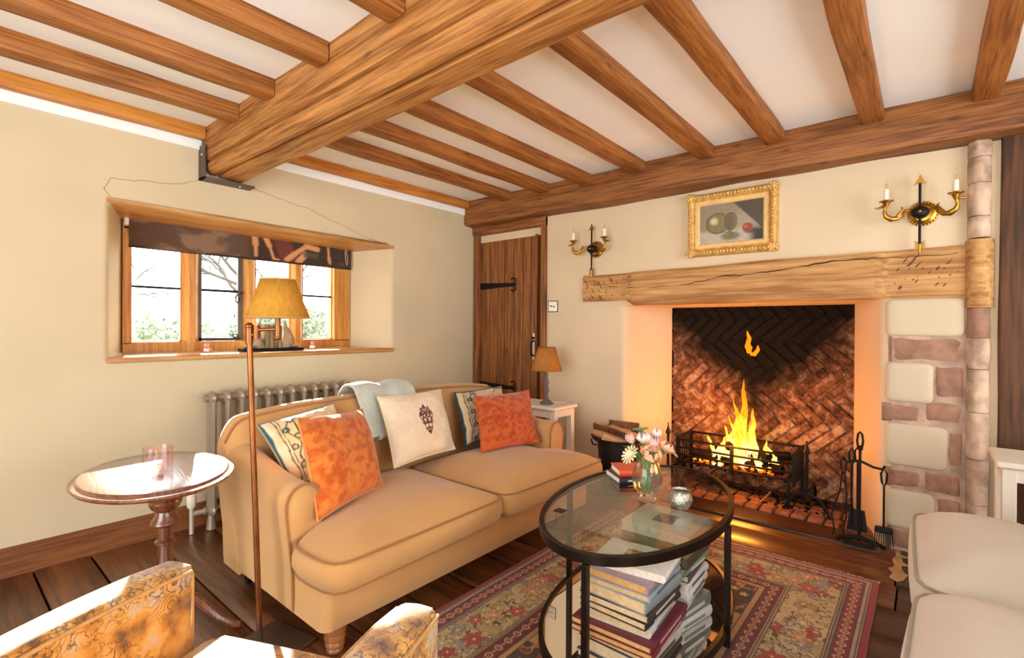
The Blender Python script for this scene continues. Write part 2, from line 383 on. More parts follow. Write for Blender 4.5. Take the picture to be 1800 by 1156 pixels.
# ---- wall_left: the window wall, splayed reveal
ox0, ox1, oz0, oz1 = .66, 2.505, 1.02, 1.905
ix0, ix1, iz0, iz1 = .775, 2.31, 1.05, 1.885
YB = 3.86
mb = MB()
def ring(x0, x1, z0, z1, y, n=6):
    return [(x0, y, z0), (x1, y, z0), (x1, y, z1), (x0, y, z1)]
def rrect(x0, x1, z0, z1, y, r, n=5):
    pts = []
    for cx, cz, a0 in ((x1-r, z0+r, -90), (x1-r, z1-r, 0), (x0+r, z1-r, 90), (x0+r, z0+r, 180)):
        for k in range(n+1):
            a = R(a0+90*k/n); pts.append((cx+r*math.cos(a), y, cz+r*math.sin(a)))
    return pts
ro = rrect(-2.2, 3.9, -.15, 2.6, W, .001)
rings = [ro]
for k in range(6):
    a = k/5*PI/2; rings.append(rrect(ox0-.035+.035*math.sin(a), ox1+.035-.035*math.sin(a), oz0-.02+.02*math.sin(a), oz1+.02-.02*math.sin(a), W+.035*(1-math.cos(a)), .05))
rings.append(rrect(ix0, ix1, iz0, iz1, 3.74, .02)); rings.append(rrect(ix0, ix1, iz0, iz1, YB, .02))
rings.append(rrect(-2.2, 3.9, -.15, 2.6, YB, .001))
mb.loft(rings, True, False)
wl = S(O('wall_left', mb, MAT['plaster'], ang=30), 'cream plastered wall with deep splayed window recess')
# hairline cracks in the plaster
def crack(pts, wdt=.002):
    m = MB(); rr = random.Random(3); P = []
    for i in range(len(pts)-1):
        for k in range(8):
            t = k/8; P.append((pts[i][0]+(pts[i+1][0]-pts[i][0])*t+rr.uniform(-.004, .004), pts[i][1]+(pts[i+1][1]-pts[i][1])*t+rr.uniform(-.005, .005)))
    P.append(pts[-1])
    return m.tube([(x, W+.0005, z) for x, z in P], wdt*.7, 4)
O('crack', crack([(1.09, 2.11), (.98, 2.06), (.80, 2.035), (.66, 2.02), (.63, 1.96), (.66, 1.92)]), MAT['crack'], wl)
O('crack', crack([(1.39, 2.13), (1.6, 2.09), (1.8, 2.06), (2.0, 2.0), (2.3, 1.92), (2.5, 1.885)]), MAT['crack'], wl)
S(O('trim_1', MB().bb(-2.0, 1.1, W-.014, W, 2.29, CZ+.02), MAT['white'], bevel=.004), 'white plaster strip above the window wall left of the great beam')
S(O('trim_11', MB().bb(1.36, 3.36, W-.014, W, 2.29, CZ+.02), MAT['white'], bevel=.004), 'white plaster strip above the window wall right of the great beam')
# oak lintel board over the recess
mb = MB(); mb.loft([[(ox0-.02, W-.012, 1.890), (ox1+.02, W-.012, 1.868), (ox1+.02, W-.012, 1.892), (ox0-.02, W-.012, 1.914)],
                    [(ix0-.01, 3.78, 1.852), (ix1+.01, 3.78, 1.842), (ix1+.01, 3.78, 1.9), (ix0-.01, 3.78, 1.9)]])
S(O('trim_2', mb, MAT['sillwood'], bevel=.004), 'pale oak lintel board over the window recess')
# skirting
S(O('baseboard_left', MB().bb(-2.0, 3.5, W-.022, W+.01, -.02, .135), MAT['skirt'], bevel=.006), 'brown oak skirting board')

# ---- window_1
win = S(bpy.data.objects.new('window_1', None), 'oak mullioned window of four lights with iron casement'); COL.objects.link(win); win.location = (0, 3.76, 0)
O('sill_board', MB().ext([(ox0-.02, -.36), (ox1+.02, -.36), (ix1+.02, .02), (ix0-.02, .02)], 1.012, 1.042), MAT['sillwood'], win, bevel=.006)
O('frame_head', MB().bb(ix0, ix1, -.045, .045, 1.80, 1.89), MAT['winwood'], win, bevel=.006)
O('frame_rail', MB().bb(ix0, ix1, -.045, .045, 1.042, 1.115), MAT['winwood'], win, bevel=.006)
jx = [(ix0, .82), (1.095, 1.195), (1.47, 1.555), (1.815, 1.91), (2.165, ix1)]
for k, (a, b) in enumerate(jx):
    m = MB(); c = (a+b)/2; h = (b-a)/2
    if k in (0, 4): m.bb(a, b, -.045, .045, 1.10, 1.82)
    else: m.ext([(c-h, .03), (c-h, -.01), (c-.018, -.05), (c+.018, -.05), (c+h, -.01), (c+h, .03)], 1.10, 1.82)
    O('frame_jamb' if k in (0, 4) else 'mullion', m, MAT['winwood'], win, bevel=.004)
for k in range(4):
    a, b = jx[k][1], jx[k+1][0]
    if k == 1:
        O('casement_frame', MB().bb(a, a+.016, -.012, .012, 1.115, 1.80).bb(b-.03, b, -.014, .014, 1.115, 1.80).bb(a, b, -.012, .012, 1.115, 1.137).bb(a, b, -.012, .012, 1.78, 1.80), MAT['casement'], win)
        cf = O('glazing_bar', MB().bb(a, b, -.01, .01, 1.452, 1.468), MAT['iron'], win)
        sp = [(b-.012, -.02, 1.46), (b-.012, -.05, 1.455)]+[(b-.045+.02*math.cos(q)*(1-q/14), -.05, 1.405+.035*math.sin(q)*(1-q/16)) for q in np.linspace(1.2, 7.5, 16)]
        O('casement_catch', MB().tube(sp, .004, 6), MAT['iron'], win)
        sp = [(b-.015, -.02, 1.13), (b-.05, -.04, 1.145)]+[(b-.06+.018*math.cos(q), -.045, 1.15+.012*math.sin(q)) for q in np.linspace(0, 5, 10)]
        O('casement_stay', MB().tube(sp, .004, 6).cyl((a+.03, -.03, 1.128), (b-.03, -.03, 1.128), .004, n=6), MAT['iron'], win)
    else:
        O('pane_bead', MB().bb(a, a+.008, -.01, .014, 1.115, 1.80).bb(b-.008, b, -.01, .014, 1.115, 1.80).bb(a, b, -.01, .014, 1.115, 1.123), MAT['winwood'], win)
        O('glazing_bar', MB().bb(a, b, -.007, .007, 1.452, 1.466), MAT['iron'], win)
    O('pane', MB().bb(a+.004, b-.004, -.002, .002, 1.118, 1.454), MAT['glass'], win, ang=0)
    O('pane', MB().bb(a+.004, b-.004, -.002, .002, 1.466, 1.80), MAT['glass'], win, ang=0)

# ---- wall_right: the fireplace wall
mb = MB()
def fillet(cx, cy, r, a0, a1, n=8): return [(cx+r*math.cos(R(a0+(a1-a0)*k/n)), cy+r*math.sin(R(a0+(a1-a0)*k/n))) for k in range(n+1)]
pA = [(F, 2.545), (F, 1.84)]+[(F+.06-.06*math.cos(t), 1.84-.06*math.sin(t)*.98) for t in np.linspace(.2, 1.4, 7)]+[(4.06, 1.655)]+[(4.06+.05*math.sin(t), 1.70-.05*math.cos(t)) for t in np.linspace(.2, 1.5, 6)]+[(4.12, 2.545)]
pC = [(F, -3.0), (4.12, -3.0), (4.12, .35)]+[(4.06+.05*math.cos(t), .33+.05*math.sin(t)) for t in np.linspace(.1, 1.3, 6)]+[(F+.06, .225)]+[(F+.05-.05*math.sin(t), .165+.05*math.cos(t)) for t in np.linspace(.2, 1.5, 7)]
mb.ext(pA, -.1, 1.392); mb.ext(pC, -.1, 1.392)
mb.bb(F, 4.12, -3.0, 2.545, 1.392, 2.6)
mb.bb(F, 4.12, 2.545, 3.9, 2.19, 2.6); mb.bb(F, 4.12, 3.405, 3.9, -.1, 2.19)
mb.bb(3.60, 4.12, 2.545, 3.41, -.1, 2.19)
wr = S(O('wall_right', mb, MAT['plaster_r'], ang=30), 'cream plastered fireplace wall')
# firebox opening is cut above the lintel by a dark throat: soot lined flue
S(O('wall_flue', MB().bb(4.165, 4.3, -.2, 2.2, -.1, 1.6).bb(4.12, 4.3, -.2, .36, -.1, 1.6).bb(4.12, 4.3, 1.66, 2.2, -.1, 1.6), MAT['soot']), 'soot blackened back of the firebox')

# herringbone brick fireback
def brickmat():
    m, nt, b, new, link = newmat('fireback_brick')
    geo = new('ShaderNodeNewGeometry'); sp = new('ShaderNodeSeparateXYZ'); link(geo.outputs['Position'], sp.inputs[0])
    oi = new('ShaderNodeObjectInfo')
    nz = new('ShaderNodeTexNoise'); nz.inputs['Scale'].default_value = 18; nz.inputs['Detail'].default_value = 9; nz.inputs['Roughness'].default_value = .7; link(geo.outputs['Position'], nz.inputs['Vector'])
    rp = ramp(new, [(.34, hexc('#4d3022')), (.5, hexc('#85583c')), (.66, hexc('#c09a78'))])
    a = new('ShaderNodeMath'); a.operation = 'MULTIPLY_ADD'; a.inputs[1].default_value = .16; link(oi.outputs['Random'], a.inputs[0])
    s2 = new('ShaderNodeMath'); s2.operation = 'SUBTRACT'; link(nz.outputs['Fac'], s2.inputs[0]); s2.inputs[1].default_value = .08
    link(s2.outputs[0], a.inputs[2]); link(a.outputs[0], rp.inputs[0])
    # soot stain: tall tongue rising above the grate, spreading under the lintel
    n2 = new('ShaderNodeTexNoise'); n2.inputs['Scale'].default_value = 5; n2.inputs['Detail'].default_value = 4; link(geo.outputs['Position'], n2.inputs['Vector'])
    dy = new('ShaderNodeMath'); dy.operation = 'SUBTRACT'; link(sp.outputs[1], dy.inputs[0]); dy.inputs[1].default_value = 1.02
    ab = new('ShaderNodeMath'); ab.operation = 'ABSOLUTE'; link(dy.outputs[0], ab.inputs[0])
    k1 = new('ShaderNodeMath'); k1.operation = 'MULTIPLY_ADD'; k1.inputs[1].default_value = -.95; link(ab.outputs[0], k1.inputs[0]); link(sp.outputs[2], k1.inputs[2])
    k2 = new('ShaderNodeMath'); k2.operation = 'MULTIPLY_ADD'; k2.inputs[1].default_value = .5; link(n2.outputs['Fac'], k2.inputs[0]); link(k1.outputs[0], k2.inputs[2])
    r2_ = ramp(new, [(.66, (0, 0, 0)), (.98, (1, 1, 1))]); link(k2.outputs[0], r2_.inputs[0])
    mx = new('ShaderNodeMix'); mx.data_type = 'RGBA'; link(r2_.outputs[0], mx.inputs[0]); link(rp.outputs[0], mx.inputs[6]); mx.inputs[7].default_value = hx('#1d1610')
    link(mx.outputs[2], b.inputs['Base Color']); b.inputs['Roughness'].default_value = .95; b.inputs['Specular IOR Level'].default_value = .15
    n4 = new('ShaderNodeTexNoise'); n4.inputs['Scale'].default_value = 45; n4.inputs['Detail'].default_value = 6; link(geo.outputs['Position'], n4.inputs['Vector'])
    bp = new('ShaderNodeBump'); bp.inputs['Strength'].default_value = .5; bp.inputs['Distance'].default_value = .01; link(n4.outputs['Fac'], bp.inputs['Height']); link(bp.outputs[0], b.inputs['Normal'])
    return m
MAT['brick'] = brickmat()
fb = S(O('wall_fireback', MB().bb(4.128, 4.17, .3, 1.72, -.05, 1.45), MAT['brick']), 'herringbone brick fireback of the hearth')
bl, bt = .27, .060
def rough_brick(seed, L, H, D):
    m = MB(); r_ = random.Random(seed)
    m.box((0, 0, 0), (D, L, H))
    m.v = [(x+r_.uniform(-.004, .004), y+r_.uniform(-.004, .004), z+r_.uniform(-.004, .004)) for x, y, z in m.v]
    return m
protos = []
for k in range(6):
    protos.append(O('brick', rough_brick(k, bl, bt, .04), MAT['brick'], fb, bevel=.006, seg=1, loc=(0, 0, -50)))
ang = 42; rowh = (bl*math.sin(R(ang)))+.012; step = (bt+.010)/math.sin(R(ang)); used = 0; nb = 0
for rw in range(9):
    z = .06+rw*rowh; sg = 1 if rw % 2 else -1
    for i in range(-1, 18):
        y = .33+i*step+(.3*step if rw % 2 else 0)
        if y < .34 or y > 1.69 or z > 1.42: continue
        k = nb % 6; o = protos[k] if nb < 6 else inst(protos[k], fb)
        o.location = (4.135+rnd.uniform(-.010, .002), y, z); o.rotation_euler = (R(sg*ang+rnd.uniform(-3, 3)), R(rnd.uniform(-2, 2)), 0); nb += 1
# hearth: ash bed and row of worn bricks along the front
he = S(O('floor_hearth', MB().bb(3.62, 4.14, .12, 1.86, -.1, .012), MAT['ash']), 'ash covered brick hearth')
hb = simple('hearth_brick', '#8d5f48', .9, var=.35, vscale=14, bump=.6, bscale=40, spec=.2)
pr_ = [O('brick', rough_brick(20+k, .082, .06, .15), hb, he, bevel=.014, seg=2, loc=(0, 0, -50)) for k in range(4)]
for i in range(17):
    o = pr_[i] if i < 4 else inst(pr_[i % 4], he)
    o.location = (3.665+.008*math.sin(i*1.7), .255+i*.093, -.008+rnd.uniform(-.006, .004)); o.rotation_euler = (0, R(rnd.uniform(-3, 3)), R(rnd.uniform(-4, 4)))
for i in range(17):
    o = inst(pr_[(i+2) % 4], he); o.location = (3.825+.008*math.sin(i*2.1), .275+i*.093, -.004+rnd.uniform(-.006, .004)); o.rotation_euler = (0, 0, R(rnd.uniform(-4, 4)))
# wide oak threshold board in front of the hearth
S(O('trim_3', MB().ext([(3.36, .20), (3.585, .22), (3.585, 1.80), (3.36, 1.80)], -.02, .012), MAT['boardd'], bevel=.008), 'wide dark board along the front of the hearth')

# stone pier right of the opening: stones proud of plaster infill panels
pier = S(O('wall_pier', MB().bb(F-.016, F+.02, -.165, .150, -.02, 1.385), MAT['stonem']), 'stone quoined pier beside the fireplace')
def stone_box(y0, y1, z0, z1, x0, seed, rr=.012):
    m = MB(); r_ = random.Random(seed); rings = []
    ny, nz = 7, 5
    def fn(u, v):
        y = y0+(y1-y0)*u; z = z0+(z1-z0)*v
        e = min(u, 1-u, v, 1-v)
        return (x0+(.018 if e < .01 else 0)+.009*n3((y*14+seed, z*14, 1)), y+.004*n3((y*9, z*9, seed)), z+.003*n3((z*9, y*9, seed+4)))
    m.surf(fn, ny, nz); n = len(m.v)
    bnd = [i*(nz+1) for i in range(ny+1)]+[ny*(nz+1)+j for j in range(1, nz+1)]+[i*(nz+1)+nz for i in range(ny-1, -1, -1)]+[j for j in range(nz-1, 0, -1)]
    m.v += [(F+.01, m.v[b][1], m.v[b][2]) for b in bnd]; k = len(bnd)
    m.f += [(bnd[i], bnd[(i+1) % k], n+(i+1) % k, n+i) for i in range(k)]
    return m
stones = [(-.149, .164, 1.045, 1.178), (-.150, -.032, .845, 1.036), (.022, .192, .71, .806), (-.145, .012, .72, .835), (-.142, -.092, .49, .71),
          (.024, .165, .35, .447), (-.143, .012, .34, .462), (-.143, -.045, .17, .333), (-.12, .165, .0, .118)]
for i, q in enumerate(stones): O('stone', stone_box(q[0]-.004, q[1]+.003, q[2]-.003, q[3]+.003, F-.024, i*3), MAT['stone'], pier, ang=50)
def pad(y0, y1, z0, z1, r=.03):
    m = MB(); pts = []
    for cy, cz, a0 in ((y1-r, z1-r, 0), (y0+r, z1-r, 90), (y0+r, z0+r, 180), (y1-r, z0+r, 270)):
        for k in range(5): a = R(a0+22.5*k); pts.append((cy+r*math.cos(a), cz+r*math.sin(a)))
    c = ((y0+y1)/2, (z0+z1)/2)
    def sc(s): return [(c[0]+(y-c[0])*(1-s/abs(y1-y0)*2), c[1]+(z-c[1])*(1-s/abs(z1-z0)*2)) for y, z in pts]
    m.loft([[(F+.005, y, z) for y, z in sc(0)], [(F-.018, y, z) for y, z in sc(0)], [(F-.025, y, z) for y, z in sc(.006)], [(F-.029, y, z) for y, z in sc(.022)], [(F-.030, y, z) for y, z in sc(.05)]])
    return m
for q in ((-.149, .178, 1.186, 1.388), (-.027, .178, .822, 1.038), (-.086, .178, .470, .70), (-.035, .178, .124, .335)): O('plaster_panel', pad(*q), MAT['pad'], pier, ang=60)
# stone shaft and timber post at the right
shaft = S(bpy.data.objects.new('wall_shaft', None), 'limewashed stone corner shaft right of the mantel'); COL.objects.link(shaft); shaft.location = (F, -.2, 0)
zs = [0, .33, .56, .80, 1.02, 1.18, 1.335]
def shaft_block(z0, z1, seed, x=.0):
    m = MB(); rings = []
    for k in range(7):
        z = z0+.0015+(z1-z0-.003)*k/6; e = .0025 if k in (0, 6) else 0; ring = []
        for j in range(14):
            a = R(90+180*j/13); r_ = .052-e+.006*n3((math.cos(a)*2, math.sin(a)*2+seed, z*12))
            ring.append((x-.012+r_*math.cos(a)*1.0, r_*math.sin(a)*.86, z))
        ring += [(.04, -.05, z), (.04, .05, z)]; rings.append(ring)
    return m.loft(rings)
for i in range(6): O('stone', shaft_block(zs[i], zs[i+1], i), MAT['stone'] if i > 4 else MAT['stonew'], shaft, ang=50)
for i, (a, b) in enumerate(((1.69, 1.80), (1.80, 1.97), (1.97, 2.10), (2.10, 2.24))): O('stone', shaft_block(a, b, 20+i), MAT['stonew'], shaft, ang=50)
p = S(O('trim_4', timber(2.6, .30, .52, 4, .01, 20, .012), MAT['post']), 'dark oak upright post at the right edge')
p.rotation_euler = (0, -PI/2, 0); p.location = (3.72, -.425, -.05)

# ---- mantel beam
mb = MB(); rings = []
N = 60
for k in range(N+1):
    y = 2.165+(-.15-2.165)*k/N
    t = 1 if .22 < y < 1.71 else 0
    e = min(1, max(0, (y-1.71)/.06)) if y > 1 else min(1, max(0, (.22-y)/.06))
    x0 = F-.055+.030*e+.006*n3((y*3, 1, 1)); zb = 1.392+.04*e*(1 if y > 1 else .05)+.004*n3((y*4, 2, 1))
    zt = 1.640+(2.165-y)*.010+.008*n3((y*2, 5, 1))
    rings.append([(x0+.012, y, zb), (x0, y, zb+.014), (x0-.004+.005*n3((y*7, 8, 2)), y, (zb+zt)/2), (x0+.002, y, zt-.014), (x0+.014, y, zt), (F+.03, y, zt), (F+.03, y, zb)])
man = S(O('trim_5', mb.loft(rings), MAT['mantel'], ang=30), 'rough hewn pale oak mantel beam with long split')
cp = []
rr = random.Random(5)
for k in range(70):
    t = k/69; y = 2.10-2.22*t
    z = 1.575-.055*math.sin(min(1, t/.45)*PI*.9)*(1 if t < .45 else .3)+(.05*min(1, max(0, (t-.55)/.2)))+.004*rr.uniform(-1, 1)
    e = min(1, max(0, (y-1.71)/.06)) if y > 1 else min(1, max(0, (.22-y)/.06))
    cp.append((F-.058+.030*e+.006*n3((y*3, 1, 1)), y, z))
O('split', MB().tube(cp, [.0015+.0075*max(0, math.sin(t*PI))*abs(n3((t*9, 2, 2)))*2 for t in np.linspace(0, 1, 70)], 5), MAT['crack'], man)
ad = MB()
for k in range(60):
    right = k % 2; y = rr.uniform(-.13, .14) if right else rr.uniform(1.78, 2.13); z = rr.uniform(1.45, 1.61)
    l = rr.uniform(.02, .055); s = (-1 if right else 1)
    ad.tube([(F-.0245, y-s*l*.5, z-l*.6), (F-.0275, y, z), (F-.0245, y+s*l*.5, z+l*.6)], [.0006, .0036, .0006], 4)
O('adze_marks', ad, MAT['crack'], man)
# rounded corbel end of the mantel
mb = MB(); mb.loft([[(F-.008-.062*math.sin(R(180*j/10)), -.203+.055*math.cos(R(180*j/10)), z) for j in range(11)]+[(F+.03, -.258, z), (F+.03, -.148, z)] for z in (1.335, 1.35, 1.5, 1.66, 1.682)])
S(O('trim_6', mb, MAT['mantel'], ang=40), 'rounded oak corbel block at the right end of the mantel')

# ---- door in the corner
dr = S(bpy.data.objects.new('door_1', None), 'old ledged oak plank door with iron strap hinges'); COL.objects.link(dr); dr.location = (F, 2.97, 0)
for a_, b_2 in ((.385, .440), (-.43, -.375)): O('door_frame', MB().bb(-.03, .06, a_, b_2, -.0, 2.19), MAT['door'], dr, bevel=.008)
O('door_lintel', timber(.87, .09, .085, 3, .01), MAT['walloak'], dr, loc=(.0, -.43, 2.145), rz=90)
O('lintel_gap_filler', MB().bb(.02, .07, -.38, .39, 2.04, 2.11), MAT['plaster_r'], dr)
pw = [.118, .10, .085, .115, .105, .095, .085]; yy = .383
for k, wd in enumerate(pw):
    top = 2.045-.0*k; m = MB().bb(.02, .05, yy-wd+.004, yy-.003, .02, top)
    O('plank', m, MAT['door'], dr, bevel=.005); yy -= wd
O('cover_strip', MB().bb(.005, .03, yy+.004, yy+.03, .02, 2.05), MAT['door'], dr, bevel=.004)
for z in (1.615, .66):
    m = MB(); m.loft([[(.012, .40, z-.032), (.012, .40, z+.032), (.019, .40, z+.032), (.019, .40, z-.032)], [(.012, -.02, z-.016), (.012, -.02, z+.016), (.019, -.02, z+.016), (.019, -.02, z-.016)]])
    for s in (-1, 1):
        m.tube([(.012, -.02, z+s*.01)]+[(.012, -.035-.03*math.sin(q), z+s*(.035-.025*math.cos(q))) for q in np.linspace(0, 4.2, 12)], .006, 6)
    m.tube([(.012, -.02, z), (.012, -.085, z)], [.008, .004], 6); m.cyl((.0, .405, z-.045), (.0, .405, z+.045), .016, n=10)
    O('strap_hinge', m, MAT['iron'], dr)
h = O('latch_plate', MB().bb(.008, .02, -.295, -.265, .93, 1.17), MAT['switch'], dr, bevel=.004)
O('latch_handle', MB().tube([(.01, -.28, 1.10), (-.03, -.28, 1.09), (-.035, -.28, 1.04), (-.03, -.28, .98), (.01, -.28, .965)], .009, 8), MAT['iron'], h)
O('latch_thumb', MB().ell((-.005, -.28, 1.125), (.02, .012, .012)), MAT['iron'], h)
S(O('trim_7', MB().bb(3.50, 3.60, 3.405, W, -.02, 2.2), MAT['door'], bevel=.004), 'door frame upright in the corner')

# ---- ceiling, joists and beams
ce = S(O('ceiling', MB().bb(-2.1, 3.7, -2.8, 3.6, CZ, CZ+.08), MAT['white']), 'white plastered ceiling between the joists')
LJ = [3.36, 2.915, 2.49, 1.99, 1.48, 1.0, .52, .04, -.45, -.95]
for i, y in enumerate(LJ):
    if i == 0: o = O('joist', timber(3.1, .05, .075, 50, .002, 12, .004), MAT['pine'], ce, loc=(-2.0, 3.375, 2.382))
    else: o = O('joist', timber(3.1, .10, .13, i, .006, 20), MAT['joist'], ce, loc=(-2.0, y, 2.40))
RJ = [3.375, 2.875, 2.475, 2.07, 1.615, 1.13, .72, .235, -.215, -.69, -1.2]
for i, y in enumerate(RJ):
    if i == 0: o = O('joist', timber(2.03, .05, .075, 51, .002, 12, .004), MAT['pine'], ce, loc=(1.33, 3.378, 2.385))
    else: o = O('joist', timber(2.06, .105, .13, 20+i, .006, 20), MAT['joist'], ce, loc=(1.30, y, 2.412))
# main beam: moulded lower edge towards the left bay
prof = [(-.115, .18), (-.115, .0), (-.115, -.055), (-.092, -.060), (-.092, -.070), (-.111, -.077), (-.112, -.098), (-.100, -.120), (-.074, -.134), (-.050, -.134), (-.041, -.114), (-.031, -.114), (-.025, -.139), (.09, -.142), (.108, -.132), (.115, -.11), (.115, .18)]
mbm = S(O('trim_8', timber(6.1, .24, .28, 8, .007, 60, prof=[(-y, z) for y, z in prof]), MAT['oak'], loc=(1.218, -2.72, 2.275), rz=90, ang=24), 'great moulded oak ceiling beam crossing the room')
# wall beam above the fireplace
S(O('trim_9', timber(6.4, .17, .24, 12, .010, 60, .02), MAT['walloak'], loc=(3.435, 3.415, 2.305), rz=-90), 'long oak beam along the top of the fireplace wall')
# steel bracket under the beam end
S(O('trim_10', MB().bb(1.085, 1.38, 3.33, 3.43, 2.105, 2.118).bb(1.085, 1.098, 3.33, 3.43, 2.105, 2.31), MAT['steel'], bevel=.002), 'grey steel angle bracket under the beam end')
bk = bpy.data.objects['trim_10']
for x, z in ((1.3, 2.1035), (1.083, 2.25)): O('bolt', MB().ell((x, 3.36, z), (.007, .007, .007), 8, 6), MAT['switch'], bk)

# ---- the two walls behind the camera, with window openings for daylight
S(O('wall_rear', MB().bb(-2.1, -2.0, -2.8, -.75, -.1, 2.6).bb(-2.1, -2.0, 1.95, 3.5, -.1, 2.6).bb(-2.1, -2.0, -.75, 1.95, -.1, .08).bb(-2.1, -2.0, -.75, 1.95, 2.15, 2.6), MAT['plaster']), 'cream wall behind the viewer')
S(O('wall_front', MB().bb(-2.1, -.55, -2.8, -2.7, -.1, 2.6).bb(2.35, 3.6, -2.8, -2.7, -.1, 2.6).bb(-.55, 2.35, -2.8, -2.7, -.1, .08).bb(-.55, 2.35, -2.8, -2.7, 2.15, 2.6), MAT['plaster']), 'cream wall to the right of the viewer')

# ================================================================== FURNITURE
# ---------------- numpy pattern helpers (colour painted per vertex)
class NZ:
    def __init__(s, seed): s.r = np.random.RandomState(seed).rand(64, 64)
    def __call__(s, x, y):
        xi = np.floor(x).astype(int); yi = np.floor(y).astype(int); fx = x-xi; fy = y-yi
        fx = fx*fx*(3-2*fx); fy = fy*fy*(3-2*fy)
        g = lambda a, b: s.r[a % 64, b % 64]
        return (g(xi, yi)*(1-fx)+g(xi+1, yi)*fx)*(1-fy)+(g(xi, yi+1)*(1-fx)+g(xi+1, yi+1)*fx)*fy
def fbm(n, x, y, o=4):
    s = 0; a = .5
    for k in range(o): s = s+a*n(x*2**k+k*7, y*2**k+k*3); a *= .5
    return s
def put(c, mask, col):
    m = np.clip(mask, 0, 1)[..., None]; c[...] = c*(1-m)+np.array(hexc(col) if isinstance(col, str) else col)*m
def sm(x, a, b): t = np.clip((x-a)/(b-a), 0, 1); return t*t*(3-2*t)

